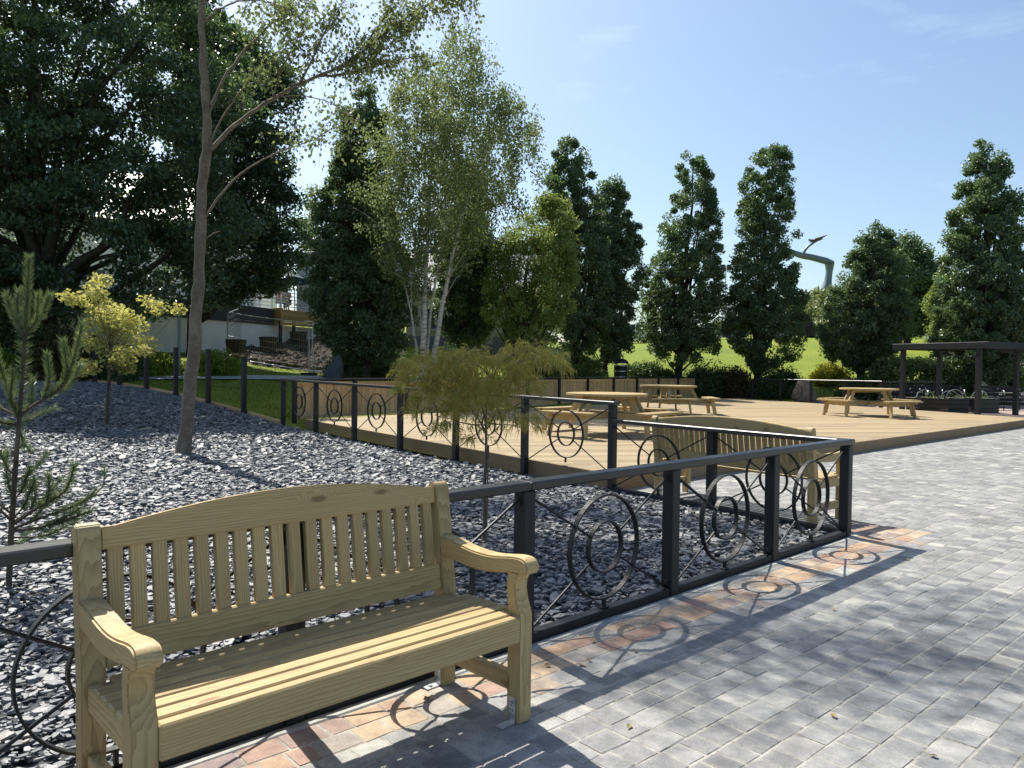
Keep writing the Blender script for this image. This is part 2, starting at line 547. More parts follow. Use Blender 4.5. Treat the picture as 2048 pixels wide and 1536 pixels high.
def paver_mat():
    m, N, L, b = new_mat("tumbled block paving")
    rn = attr(N, "rnd").outputs["Fac"]
    tn = attr(N, "tone").outputs["Fac"]
    tc = N.new("ShaderNodeTexCoord").outputs["Object"]
    grey = ramp(N, [(0.0, (0.165, 0.165, 0.170)), (0.35, (0.207, 0.207, 0.209)), (0.75, (0.245, 0.244, 0.243)), (0.93, (0.295, 0.29, 0.28)), (1.0, (0.37, 0.36, 0.33))])
    tan = ramp(N, [(0.0, (0.19, 0.15, 0.15)), (0.3, (0.30, 0.19, 0.145)), (0.6, (0.36, 0.245, 0.155)), (1.0, (0.40, 0.32, 0.24))])
    L.new(rn, grey.inputs[0]); L.new(rn, tan.inputs[0])
    col = mixc(N, L, tn, grey.outputs[0], tan.outputs[0])
    spk = noise(N, L, tc, 320, 3, 0.7)
    sr_ = ramp(N, [(0.33, (0.62, 0.62, 0.62)), (0.5, (1, 1, 1)), (0.68, (1.5, 1.48, 1.45))])
    L.new(spk.outputs[0], sr_.inputs[0])
    col = mixc(N, L, 1.0, col, sr_.outputs[0], 'MULTIPLY')
    bl = noise(N, L, tc, 9, 5, 0.7)
    br = ramp(N, [(0.33, (0.74, 0.74, 0.76)), (0.5, (1, 1, 1)), (0.7, (1.38, 1.36, 1.32))])
    L.new(bl.outputs[0], br.inputs[0])
    col = mixc(N, L, 1.0, col, br.outputs[0], 'MULTIPLY')
    st = noise(N, L, tc, 0.9, 5, 0.65, 0.6)
    sr2 = ramp(N, [(0.34, (0.84, 0.83, 0.81)), (0.5, (1, 1, 1)), (0.68, (1.08, 1.07, 1.05))])
    L.new(st.outputs[0], sr2.inputs[0])
    col = mixc(N, L, 1.0, col, sr2.outputs[0], 'MULTIPLY')
    edge = attr(N, "edge").outputs["Fac"]
    sand = noise(N, L, tc, 30, 4, 0.7)
    sf = ramp(N, [(0.42, (0, 0, 0)), (0.62, (1, 1, 1))])
    L.new(sand.outputs[0], sf.inputs[0])
    ef = mathn(N, L, 'MULTIPLY', mathn(N, L, 'POWER', edge, 2.5), sf.outputs[0])
    col = mixc(N, L, mathn(N, L, 'MULTIPLY', ef, 0.6), col, (0.42, 0.40, 0.35))
    L.new(col, b.inputs["Base Color"])
    b.inputs["Roughness"].default_value = 0.72
    b.inputs["Specular IOR Level"].default_value = 0.35
    bump(N, L, b, spk.outputs[0], 0.35, 0.003)
    return m
M["paver"] = paver_mat()
M["joint"] = plain("jointing sand", (0.31, 0.295, 0.26), 0.95, 0.55, 9, 0, 0.15, 0.5, 90)
M["pink"] = plain("pinkish paving", (0.34, 0.26, 0.235), 0.85, 0.18, 7, 0, 0.25, 0.3, 60)

def slate_chip_mat():
    m, N, L, b = new_mat("slate chippings")
    rn = attr(N, "rnd").outputs["Fac"]
    tc = N.new("ShaderNodeTexCoord").outputs["Object"]
    rp = ramp(N, [(0.0, (0.085, 0.088, 0.098)), (0.4, (0.135, 0.138, 0.15)), (0.8, (0.20, 0.203, 0.215)), (0.95, (0.27, 0.27, 0.275)), (1.0, (0.32, 0.27, 0.22))])
    L.new(rn, rp.inputs[0])
    n = noise(N, L, tc, 55, 4, 0.7)
    nr = ramp(N, [(0.3, (0.7, 0.7, 0.72)), (0.7, (1.3, 1.3, 1.28))])
    L.new(n.outputs[0], nr.inputs[0])
    L.new(mixc(N, L, 1.0, rp.outputs[0], nr.outputs[0], 'MULTIPLY'), b.inputs["Base Color"])
    b.inputs["Roughness"].default_value = 0.55
    b.inputs["Specular IOR Level"].default_value = 0.5
    bump(N, L, b, n.outputs[0], 0.4, 0.006)
    return m
M["chip"] = slate_chip_mat()
M["bed"] = plain("dark slate dust", (0.055, 0.058, 0.066), 0.9, 0.4, 20, 0, 0.2, 0.8, 40, 0.02)

def roof_mat():
    m, N, L, b = new_mat("grey roof slates")
    tc = N.new("ShaderNodeTexCoord").outputs["Object"]
    bt = N.new("ShaderNodeTexBrick")
    bt.inputs["Scale"].default_value = 1.0
    bt.inputs["Brick Width"].default_value = 0.42
    bt.inputs["Row Height"].default_value = 0.24
    bt.inputs["Mortar Size"].default_value = 0.018
    bt.inputs["Color1"].default_value = (0.28, 0.29, 0.31, 1)
    bt.inputs["Color2"].default_value = (0.20, 0.205, 0.22, 1)
    bt.inputs["Mortar"].default_value = (0.06, 0.06, 0.065, 1)
    L.new(attr(N, "gp").outputs["Vector"], bt.inputs["Vector"])
    L.new(bt.outputs["Color"], b.inputs["Base Color"])
    b.inputs["Roughness"].default_value = 0.4
    b.inputs["Specular IOR Level"].default_value = 0.6
    return m
M["roof"] = roof_mat()

LM = {
    "oak": leafmat("oak leaves", (0.040, 0.080, 0.050), (0.125, 0.195, 0.090), (0.24, 0.36, 0.07), 0.33, 0.4, 0.5),
    "maple": leafmat("dark maple leaves", (0.030, 0.060, 0.042), (0.085, 0.145, 0.075), (0.18, 0.30, 0.05), 0.28, 0.35, 0.6),
    "birch": leafmat("birch leaves", (0.085, 0.125, 0.055), (0.20, 0.25, 0.105), (0.33, 0.40, 0.11), 0.42),
    "rowan": leafmat("mixed green leaves", (0.075, 0.14, 0.042), (0.22, 0.28, 0.085), (0.36, 0.44, 0.08), 0.42),
    "yellow": leafmat("golden leaves", (0.34, 0.36, 0.07), (0.70, 0.63, 0.27), (0.78, 0.74, 0.2), 0.5),
    "lime": leafmat("bright shrub leaves", (0.09, 0.16, 0.02), (0.22, 0.30, 0.04), (0.36, 0.46, 0.04), 0.40),
    "hedge": leafmat("hedge leaves", (0.030, 0.062, 0.026), (0.09, 0.145, 0.045), (0.18, 0.28, 0.04), 0.28),
    "copper": leafmat("bronze leaves", (0.05, 0.035, 0.018), (0.11, 0.085, 0.03), (0.2, 0.14, 0.03), 0.3),
    "goldbush": leafmat("yellow shrub leaves", (0.22, 0.24, 0.02), (0.46, 0.42, 0.05), (0.5, 0.5, 0.04), 0.4),
    "lace": leafmat("threadleaf foliage", (0.18, 0.245, 0.045), (0.46, 0.31, 0.10), (0.46, 0.46, 0.07), 0.52, 0.45, 0.4),
    "pine": leafmat("pine needles", (0.06, 0.11, 0.065), (0.24, 0.30, 0.12), (0.24, 0.29, 0.07), 0.25, 0.4, 0.4),
    "bank": leafmat("rough bank foliage", (0.12, 0.16, 0.06), (0.27, 0.30, 0.13), (0.36, 0.4, 0.1), 0.35),
}

# ------------------------------------------------------------------ plan of the place
TH1 = 43.14
E1 = dirv(TH1); N1 = np.array((E1[1], -E1[0], 0.0))          # along the front railing / towards the paving
C0 = np.array((3.05, 6.87, 0.0))                             # railing corner
Q0 = np.array((1.24, 9.27, 0.0))                             # deck corner
P6 = np.array((-5.08, 16.81, 0.0))                           # far end of the deck railing
F4D = dirv(143.0)
def gq(x, y): return -0.6 * x + 0.8 * y
def gz(x, y):
    return np.interp(gq(x, y), (8, 12, 15, 16.5, 17.9, 19.4, 20.8, 22.2, 23.7, 26, 40), (0, .04, .10, .16, .34, .52, .67, .79, .87, .94, 1.0))
def dz(x, y):
    e1p = np.array((-math.sin(rad(42.3)), math.cos(rad(42.3))))
    return 0.2 + 0.008 * ((x - Q0[0]) * e1p[0] + (y - Q0[1]) * e1p[1])

F4E = P6 + F4D * 9.4
GRAVEL = [tuple(C0[:2]), tuple(Q0[:2]), tuple(P6[:2]), tuple(F4E[:2]), (-24.0, 20.0), (-15.0, -4.0), tuple((C0 - 9.5 * E1)[:2])]
D0 = Q0 + 0.05 * E1
DECK = [tuple(D0[:2]), (15.3, 22.05), (9.7, 32.6), (-4.62, 17.0)]
PINK = [(15.3, 22.05), (27.0, 32.6), (22.0, 36.5), (12.9, 29.2), (9.9, 32.2)]

def inpoly(x, y, poly):
    x, y = np.asarray(x, float), np.asarray(y, float)
    ins = np.zeros(x.shape, bool)
    n = len(poly)
    for i in range(n):
        x1, y1 = poly[i]; x2, y2 = poly[(i + 1) % n]
        c = (y1 > y) != (y2 > y)
        with np.errstate(divide='ignore', invalid='ignore'):
            xi = (x2 - x1) * (y - y1) / (y2 - y1 + 1e-12) + x1
        ins ^= c & (x < xi)
    return ins

TP = np.array([
 (-4, -8, -.15), (4, -8, -.15), (14, -8, -.15), (-3, -2, -.15), (3, -2, -.15), (10, 0, -.15), (3, 3, -.15), (8, 8, -.15), (14, 8, -.15), (18, 14, -.15), (24, 15, -.1), (22, 4, -.15),
 (2, 12, -.1), (6, 16, -.1), (10, 20, -.1), (5, 25, -.05), (0, 17, -.05), (8, 29, 0), (18, 24.5, 0), (22, 29, 0), (26, 25, 0),
 (-5, 17.5, .15), (-1, 22.6, .2), (4, 28.8, .2), (8.5, 34, .18), (-4, 24, .62), (1, 29, .75), (5, 34, .9), (8.8, 38, 1.15), (11.5, 33.5, .2), (13.5, 31.5, .25), (14, 36, 1.0), (16.1, 35, 1.1), (19.5, 31.5, .3),
 (8, 40, 1.75), (14, 40, 1.85), (20, 39, 1.9), (7.5, 50, 3.05), (14, 51, 3.5), (20, 52, 3.75), (28, 52, 3.8), (24, 42, 2.6), (30, 40, 2.6), (7, 62, 3.1), (15, 62, 3.5), (25, 60, 3.7), (35, 60, 4), (34, 44, 3.0),
 (23, 68, 5.4), (28, 72, 8.0), (34, 74, 8.3), (42, 74, 7.3), (20, 78, 4.6), (13, 80, 3.6), (28, 90, 8.0),
 (-6.3, 17.9, .30), (-7.5, 18.8, .48), (-8.7, 19.7, .63), (-9.9, 20.6, .75), (-12.3, 22.4, .88), (-4.5, 21, .45), (-7, 23, .85), (-5, 26, .92), (-9, 26, 1.08), (-12, 27, 1.25), (-8, 31, 1.12), (-3, 30, .95), (-14, 25, 1.1),
 (-9, 35, 1.55), (-6, 36, 1.5), (-9.5, 38.5, 2.4), (-6, 41, 2.7), (-12.5, 34, 1.9), (-15, 29.5, 1.9), (-11, 42, 3.0), (-6.5, 44, 3.3), (-7.5, 49, 4.4), (-3, 47, 3.2), (-15, 50, 4.2),
 (-4, 39, 1.9), (0, 40, 1.8), (4, 41, 1.8), (-20, 25, 1.1), (-25, 30, 1.6), (-30, 20, 1.2), (-22, 15, .8), (-17, 11, .4), (-14, 18, .6), (-20, 2, 0), (-10, 6, -.1), (-6, 10, -.05),
 (-60, 80, 5), (0, 120, 4), (60, 120, 6), (-80, 20, 3), (80, 40, 3), (0, -60, -.3), (-60, -40, 0), (60, -30, 0), (0, 300, 3), (250, 250, 4), (-250, 250, 4), (300, -100, 0), (-300, -100, 0)], float)
def _phi(d2, c=1.5): return np.sqrt(d2 + c * c)
_d2 = ((TP[:, None, :2] - TP[None, :, :2]) ** 2).sum(-1)
_A = np.zeros((len(TP) + 1, len(TP) + 1)); _A[:-1, :-1] = _phi(_d2); _A[:-1, -1] = 1; _A[-1, :-1] = 1
_W = np.linalg.solve(_A, np.append(TP[:, 2], 0))
def tz(x, y):
    x, y = np.asarray(x, float), np.asarray(y, float)
    sh = x.shape
    P = np.stack((x.ravel(), y.ravel()), 1)
    out = np.empty(len(P))
    for i in range(0, len(P), 20000):
        q = P[i:i + 20000]
        out[i:i + 20000] = _phi(((q[:, None] - TP[None, :, :2]) ** 2).sum(-1)) @ _W[:-1] + _W[-1]
    return out.reshape(sh)

def pave_side(x, y):
    b = (x - C0[0]) * N1[0] + (y - C0[1]) * N1[1]
    a = (x - C0[0]) * E1[0] + (y - C0[1]) * E1[1]
    return ((b > -0.2) | (a > -0.2)) & (b > -3.1) & (a < 27) & (b < 26)

# ---------------- ground
def build_ground():
    def axis(lo, a, b, hi, st):
        mid = np.arange(a, b + st, st)
        l = a - np.cumsum(np.geomspace(st, (a - lo) / 3, 10)); l = l[l > lo]
        h = b + np.cumsum(np.geomspace(st, (hi - b) / 3, 10)); h = h[h < hi]
        return np.concatenate(([lo], l[::-1], mid, h, [hi]))
    xs, ys = axis(-700, -30, 44, 700, 0.5), axis(-300, -10, 92, 1500, 0.5)
    X, Y = np.meshgrid(xs, ys)
    Z = tz(X, Y)
    far = np.clip((np.hypot(X, Y - 30) - 120) / 150, 0, 1)
    Z = Z * (1 - far) + 2.0 * far
    near = (X > -26) & (X < 30) & (Y < 40)
    r_ = rng(3)
    Z = Z + r_.normal(0, 0.012, Z.shape)
    for poly, f in ((DECK, lambda x, y: 0.0 * x - 0.02), (PINK, lambda x, y: 0.0 * x + 0.04), (GRAVEL, lambda x, y: gz(x, y) - 0.10)):
        m = inpoly(X, Y, poly)
        Z = np.where(m, np.minimum(Z, f(X, Y)), Z)
    Z = np.where(pave_side(X, Y), np.minimum(Z, -0.06), Z)
    ny, nx = X.shape
    V = np.stack((X.ravel(), Y.ravel(), Z.ravel()), 1)
    i = np.arange(ny * nx).reshape(ny, nx)
    F = np.stack((i[:-1, :-1], i[:-1, 1:], i[1:, 1:], i[1:, :-1]), -1).reshape(-1, 4)
    o = raw_mesh("grass_ground", V, F.ravel(), np.full(len(F), 4), M["lawn"], smooth=True)
    tag(o, "mown green lawn and grassy slope rising behind the deck", kind="structure")
build_ground()

# ---------------- block paving: every block a bevelled piece of one surface
def build_paving():
    r_ = rng(5)
    pitch, joint = 0.136, 0.0035
    ang = 42.0
    ea = dirv(ang)[:2]; na = np.array((ea[1], -ea[0]))
    lens = np.array((0.105, 0.136, 0.168)) * 1.05
    quads = []; tone = []; rn = []
    b = -2.93
    k = 0
    while b < 12.5:
        a = -11.0 + r_.uniform(0, 0.2)
        near_edge = 0.10 <= b < 0.10 + 2.2 * pitch
        while a < 26:
            l = r_.choice(lens, p=(0.3, 0.35, 0.35))
            am, bm_ = a + l / 2, b + pitch / 2
            ok = (bm_ > 0.085) or (am > 0.11 + 0.085 * (-bm_) + l / 2)
            if ok:
                quads.append((a, b, l))
                t = 0.0
                if near_edge and am < 0.75: t = 1.0 if r_.random() < 0.86 else 0.3
                elif 0.1 <= b < 0.1 + 3.2 * pitch and am < 0.3 and r_.random() < 0.25: t = 0.6
                elif -0.45 < b < 0.12 and 0 < am < 0.75: t = 1.0 if r_.random() < 0.8 else 0.3
                tone.append(t); rn.append(r_.random())
            a += l
        b += pitch; k += 1
    Q = np.array(quads); n = len(Q)
    j = joint / 2
    a0, b0, l = Q.T
    jit = r_.normal(0, 0.0006, (n, 4))
    bot = [(a0 + j, b0 + j), (a0 + l - j, b0 + j), (a0 + l - j, b0 + pitch - j), (a0 + j, b0 + pitch - j)]
    ins = 0.006
    top = [(a0 + j + ins, b0 + j + ins), (a0 + l - j - ins, b0 + j + ins), (a0 + l - j - ins, b0 + pitch - j - ins), (a0 + j + ins, b0 + pitch - j - ins)]
    core = 0.034
    cor = [(a0 + core, b0 + core), (a0 + l - core, b0 + core), (a0 + l - core, b0 + pitch - core), (a0 + core, b0 + pitch - core)]
    zt = r_.normal(0, 0.0007, n)
    V = np.zeros((n, 12, 3)); edge = np.zeros((n, 12))
    for q in range(4):
        for s, (ring, z) in enumerate(((bot, -0.0042), (top, 0.0), (cor, 0.0006))):
            aa = ring[q][0] + (r_.normal(0, 0.0022, n) if s < 2 else 0); bb = ring[q][1] + (r_.normal(0, 0.0022, n) if s < 2 else 0)
            V[:, s * 4 + q, 0] = C0[0] + ea[0] * aa + na[0] * bb
            V[:, s * 4 + q, 1] = C0[1] + ea[1] * aa + na[1] * bb
            V[:, s * 4 + q, 2] = z + (zt + jit[:, q] * 0.6 if s else 0)
    edge[:, 0:4] = 1.0; edge[:, 4:8] = 0.8
    base = (np.arange(n) * 12)[:, None, None]
    f = []
    for s in (0, 4):
        for q in range(4):
            q2 = (q + 1) % 4
            f.append((s + q, s + 4 + q, s + 4 + q2, s + q2))
    f.append((8, 11, 10, 9))
    f = np.array(f)
    F = (base + f[None]).reshape(-1, 4)
    # orientation check: flip so that normals point up
    p = V.reshape(-1, 3)[F[8]]
    if np.cross(p[1] - p[0], p[2] - p[0])[2] < 0: F = F[:, ::-1]
    rep = lambda v: np.repeat(np.asarray(v), 12)
    o = raw_mesh("block_paving", V.reshape(-1, 3), F.ravel(), np.full(len(F), 4), M["paver"], smooth=False,
                 attrs={"rnd": rep(rn), "tone": rep(tone), "edge": edge.ravel()})
    tag(o, "grey tumbled block paving with tan blocks along the railing", kind="structure")
    # jointing sand bed under it all, out to the edges
    mb = MB()
    pts = [C0 + E1 * -14 + N1 * 0.04, C0 + E1 * -0.05 + N1 * 0.04, C0 + E1 * 0.0 + N1 * -0.02, Q0 + E1 * 0.02, np.array((15.9, 22.6, 0)), np.array((32, 20, 0)), np.array((26, -6, 0)), np.array((4, -14, 0))]
    V = [(q[0], q[1], -0.0026) for q in pts]
    mb.add(V, [tuple(range(len(V)))[::-1]], 0)
    o = mb.build("sand_joint_pavement", M["joint"])
    tag(o, "pale jointing sand between the paving blocks", kind="structure")
    mb = MB()
    mb.bar(C0 + E1 * 0.13 + N1 * 0.068 + (0, 0, -0.012), C0 - E1 * 12 + N1 * 0.068 + (0, 0, -0.012), 0.055, 0.034, 0.008)
    o = mb.build("edging_kerb", M["concrete"])
    tag(o, "pale concrete haunching strip between railing and paving", kind="structure")
build_paving()

# ---------------- slate bed
def build_gravel():
    r_ = rng(7)
    A = [C0, C0 - 9.5 * E1, np.array((-15, -4, 0))]
    B = [C0, Q0, P6, F4E, np.array((-24, 20, 0))]
    def along(P, s):
        P = np.array(P)[:, :2]
        d = np.concatenate(([0], np.cumsum(np.linalg.norm(np.diff(P, axis=0), axis=1))))
        t = s * d[-1]
        return np.stack((np.interp(t, d, P[:, 0]), np.interp(t, d, P[:, 1])), -1)
    s, t = np.linspace(0, 1, 121), np.linspace(0, 1, 61)
    a, b = along(A, s), along(B, s)
    G = a[:, None] * (1 - t)[None, :, None] + b[:, None] * t[None, :, None]
    Z = gz(G[..., 0], G[..., 1]) - 0.018 + r_.normal(0, 0.006, G.shape[:2])
    V = np.concatenate((G, Z[..., None]), -1).reshape(-1, 3)
    i = np.arange(121 * 61).reshape(121, 61)
    F = np.stack((i[:-1, :-1], i[:-1, 1:], i[1:, 1:], i[1:, :-1]), -1).reshape(-1, 4)
    p = V[F[3000]]
    if np.cross(p[1] - p[0], p[2] - p[0])[2] < 0: F = F[:, ::-1]
    o = raw_mesh("slate_bed_ground", V, F.ravel(), np.full(len(F), 4), M["bed"], smooth=True)
    tag(o, "dark bed of slate dust below the chippings", kind="structure")
    # chips
    N = 480000
    x = r_.uniform(-17, 3.1, N); y = r_.uniform(-1, 22.5, N)
    d = np.hypot(x, y)
    keep = inpoly(x, y, GRAVEL) & (np.abs(x) < 0.80 * np.maximum(y, 0) + 1.6)
    bb = (x - C0[0]) * N1[0] + (y - C0[1]) * N1[1]
    keep &= bb < -0.05
    dens = np.where(d < 6.5, 1.0, np.where(d < 11, 0.72, 0.5))
    keep &= r_.random(N) < dens
    x, y, d = x[keep], y[keep], d[keep]
    n = len(x)
    K = 6
    R = r_.gamma(4.2, 0.0050, n).clip(0.007, 0.056) * np.where(d > 6.5, 1.22, 1.0) * np.where(d > 11, 1.2, 1.0)
    el = r_.uniform(0.45, 0.9, n)
    th = (np.arange(K) / K * 2 * np.pi)[None] + r_.uniform(-0.42, 0.42, (n, K))
    rr = R[:, None] * r_.uniform(0.72, 1.15, (n, K))
    px = rr * np.cos(th); py = rr * np.sin(th) * el[:, None]
    ph = r_.uniform(0, 2 * np.pi, n)
    qx = px * np.cos(ph)[:, None] - py * np.sin(ph)[:, None]
    qy = px * np.sin(ph)[:, None] + py * np.cos(ph)[:, None]
    tilt = np.abs(r_.normal(0, 0.24, n)).clip(0, 0.8); ta = r_.uniform(0, 2 * np.pi, n)
    sx, sy = np.tan(tilt) * np.cos(ta), np.tan(tilt) * np.sin(ta)
    h = R * r_.uniform(0.16, 0.42, n)
    zc = gz(x, y) + r_.uniform(-0.008, 0.016, n)
    zt = zc[:, None] + qx * sx[:, None] + qy * sy[:, None]
    zt = zt + r_.normal(0, 0.0012, zt.shape)
    topv = np.stack((x[:, None] + qx * 0.93, y[:, None] + qy * 0.93, zt + h[:, None] / 2), -1)
    botv = np.stack((x[:, None] + qx, y[:, None] + qy, zt - h[:, None] / 2), -1)
    V = np.concatenate((topv, botv), 1)
    base = np.arange(n) * 12
    topf = base[:, None] + np.arange(K)[None]
    q = np.arange(K); q2 = (q + 1) % K
    side = np.stack((q, q + K, q2 + K, q2), -1)
    sidef = (base[:, None, None] + side[None]).reshape(n, -1)
    loops = np.concatenate((topf, sidef), 1).ravel()
    sizes = np.tile(np.array([K] + [4] * K), n)
    o = raw_mesh("slate_gravel", V.reshape(-1, 3), loops, sizes, M["chip"], attrs={"rnd": np.repeat(r_.random(n), 12)})
    tag(o, "loose grey slate chippings spread over the planting bed", kind="stuff")
build_gravel()

# ---------------- deck
def clip_half(poly, n, c):
    out = []
    for i in range(len(poly)):
        p, q = poly[i], poly[(i + 1) % len(poly)]
        dp, dq = p @ n - c, q @ n - c
        if dp <= 0: out.append(p)
        if (dp < 0 < dq) or (dq < 0 < dp): out.append(p + (q - p) * dp / (dp - dq))
    return out

def build_deck():
    r_ = rng(9)
    ang = 12.0
    u = dirv(ang)[:2]; w = np.array((-u[1], u[0]))
    poly = [np.array(p) for p in DECK]
    lo = min(p @ w for p in poly); hi = max(p @ w for p in poly)
    mb = MB()
    root = empty("timber_deck", D0, 0)
    tag(root, "wide raised timber deck of pale softwood boards", kind="structure")
    k = lo
    while k < hi:
        strip = clip_half(clip_half(poly, w, k + 0.1365), -w, -k)
        if len(strip) >= 3:
            a0 = min(p @ u for p in strip); a1 = max(p @ u for p in strip)
            cut = a0 - r_.uniform(0, 4.2)
            while cut < a1:
                seg = clip_half(clip_half(strip, u, cut + 4.195), -u, -cut)
                cut += 4.2
                if len(seg) < 3: continue
                loc = np.array([(p @ u, p @ w) for p in seg])
                V = [(q[0], q[1], 0.0) for q in loc] + [(q[0], q[1], -0.028) for q in loc]
                n = len(loc)
                ar = sum(loc[i][0] * loc[(i + 1) % n][1] - loc[(i + 1) % n][0] * loc[i][1] for i in range(n))
                F = [tuple(range(n))] + [(i, i + n, (i + 1) % n + n, (i + 1) % n) for i in range(n)]
                if ar < 0: F = [f[::-1] for f in F]
                T = np.eye(4); T[0, :2] = (u[0], w[0]); T[1, :2] = (u[1], w[1])
                mb.add(V, F, 0, T)
        k += 0.145
    for V in mb.v:
        V[:, 2] += dz(V[:, 0], V[:, 1])
    mb.build("deck_boards", M["deck"]).parent = root
    root.children[0].location = tuple(-D0)
    side = MB()
    P = [np.array((*p, 0.0)) for p in DECK]
    for a, b in ((0, 1), (1, 2), (2, 3), (3, 0)):
        p, q = P[a].copy(), P[b].copy()
        d = (q - p) / np.linalg.norm(q - p); nn = np.array((d[1], -d[0], 0))
        L = np.linalg.norm(q - p); m = max(1, int(L // 4.4))
        for i in range(m):
            s0, s1 = p + d * (L * i / m + 0.002), p + d * (L * (i + 1) / m - 0.002)
            z0, z1 = dz(s0[0], s0[1]), dz(s1[0], s1[1])
            side.bar(s0 + nn * 0.014 + (0, 0, z0 - 0.112), s1 + nn * 0.014 + (0, 0, z1 - 0.112), 0.028, 0.222, 0.004)
    o = side.build("fascia", M["deckside"], root); o.location = tuple(-D0)
build_deck()

# ---------------- railings with ring panels
def ring_panel(parent, x, L, zoff, zlo, zhi):
    """L: clear length between posts"""
    zc = zoff + 0.425
    rods = MB(); R, r = 0.318, 0.158
    for sx in (-1, 1):
        for zz in (zhi, zlo):
            e = np.array((sx * L / 2, 0, zz)); c = np.array((0, 0, zc)); d = (c - e); D = np.linalg.norm(d); d /= D
            rods.tube([e, e + d * (D - r + 0.004)], 0.0075, 6)
    for sx in (-1, 1):
        for zz in (zhi - 0.012, zlo + 0.02): rods.box((sx * (L / 2 - 0.003), 0, zz), (0.006, 0.034, 0.055), bev=0.001); rods.tube([(sx * (L / 2 - 0.004), -0.011, zz), (sx * (L / 2 - 0.013), -0.011, zz)], 0.006, 6)
    rods.box((0, 0, zc - R - 0.025), (0.014, 0.03, 0.066), bev=0.002)
    rods.box((0, 0, zlo + 0.004), (0.06, 0.04, 0.006), bev=0.001)
    p = rods.build("ring_panel", M["iron"], parent, loc=(x, 0, 0))
    MB().ring((0, 0, zc), R, 0.032, 0.010).build("outer_ring", M["iron"], p)
    MB().ring((0, 0, zc), r, 0.032, 0.010, 36).build("inner_ring", M["iron"], p)
    return p

def railing(label, A, B, nspan, z_rail, zoff, base0, posts, bottom=True, rail_ext=(0.06, 0.06), z_end=None, post_lo=None, group=None):
    A, B = np.array(A, float), np.array(B, float)
    d = B - A; L = np.hypot(d[0], d[1]); ang = math.atan2(d[1], d[0])
    root = empty("ring_railing", (A[0], A[1], base0), ang, label, "railing", group)
    slope = ((z_end if z_end is not None else z_rail) - z_rail) / L
    st = L / nspan
    proto = None
    for k in posts:
        x = k * st
        ptop = z_rail + slope * x
        lo = post_lo if post_lo is not None else -0.06
        pm = MB().box((0, 0, (ptop + lo) / 2), (0.086, 0.086, ptop - lo - 0.004), 2, 0.005)
        pm.build("post", M["black"], root, loc=(x, 0, 0))
    pan = None
    for k in range(nspan):
        x = (k + 0.5) * st
        dzp = slope * x
        if pan is None: pan = ring_panel(root, x, st - 0.086, zoff, zoff + (0.055 if bottom else 0.0), z_rail - 0.045); pan.location.z = dzp
        else:
            c = copy_tree(pan, root); c.location.x = x; c.location.z = dzp
    x0, x1 = -rail_ext[0], L + rail_ext[1]
    nseg = max(1, round(L / 3.3)); rm = MB()
    for i in range(nseg):
        s0, s1 = x0 + (x1 - x0) * i / nseg + 0.001, x0 + (x1 - x0) * (i + 1) / nseg - 0.001
        rm.bar((s0, 0, z_rail + slope * s0 + 0.0235), (s1, 0, z_rail + slope * s1 + 0.0235), 0.108, 0.047, 0.007)
    rm.build("top_rail", M["rail"], root)
    if bottom:
        bm_ = MB()
        ps = sorted(set(list(posts) + [0, nspan]))
        for k in range(nspan):
            bm_.bar((k * st + 0.046, 0, zoff + 0.022), ((k + 1) * st - 0.046, 0, zoff + 0.022), 0.07, 0.062, 0.005)
        bm_.build("bottom_rail", M["black"], root)
    return root

railing("black ring railing along the front of the slate bed behind the wooden bench", C0, C0 - E1 * 1.358 * 6, 6, 0.838, 0.0, 0.0, range(7))
dF2 = (Q0 - C0) / np.linalg.norm(Q0 - C0)
railing("lower black ring railing between slate bed and paving behind the long bench", C0, Q0, 2, 0.8365, 0.0, 0.0, (1,), True, (-0.056, -0.046))
railing("higher black ring railing on the deck edge beside the slate bed", Q0, P6, 6, 1.052, 0.205, 0.0, range(7), False, (0.07, 0.09), z_end=1.142)
F5A, F5B = np.array((10.15, 31.95, 0)), np.array((13.05, 26.75, 0))
railing("black ring railing on the far deck edge by the standing sandstone", F5A, F5B, 4, 1.10, 0.24, 0.0, range(5), False, z_end=1.13)
F6B = np.array((16.3, 28.6, 0))
railing("short black railing beneath the hedge behind the pergola", np.array((13.15, 26.85, 0)), F6B, 3, 1.12, 0.24, 0.0, (1, 2, 3), False)

# bare posts with edging board beside the lawn
def bare_posts():
    root = empty("post_fence", P6, 0, "line of bare black timber posts with edging board between slate and lawn", "fence")
    hs = (1.30, 1.34, 1.24, 1.16, 1.15, 1.12)
    for k in range(1, 7):
        p = P6 + F4D * 1.5 * k
        z = float(gz(p[0], p[1]))
        MB().box((0, 0, hs[k - 1] / 2 - 0.05), (0.10, 0.10, hs[k - 1] + 0.1), 2, 0.006, T=Matrix.Rotation(rad(143), 4, 'Z')).build("post", M["black"], root, loc=tuple(p - P6 + (0, 0, z)))
    e = MB()
    for k in range(0, 7):
        p, q = P6 + F4D * 1.5 * k, P6 + F4D * 1.5 * (k + 1)
        nn = np.array((F4D[1], -F4D[0], 0)) * 0.075
        e.bar(p + nn - P6 + (0, 0, float(gz(p[0], p[1])) - 0.01), q + nn - P6 + (0, 0, float(gz(q[0], q[1])) - 0.01), 0.03, 0.15, 0.004)
    e.build("edging_board", M["panel"], root)
    w = MB()
    pts = [P6 + F4D * 1.5 * k for k in range(0, 7)]
    return root
bare_posts()

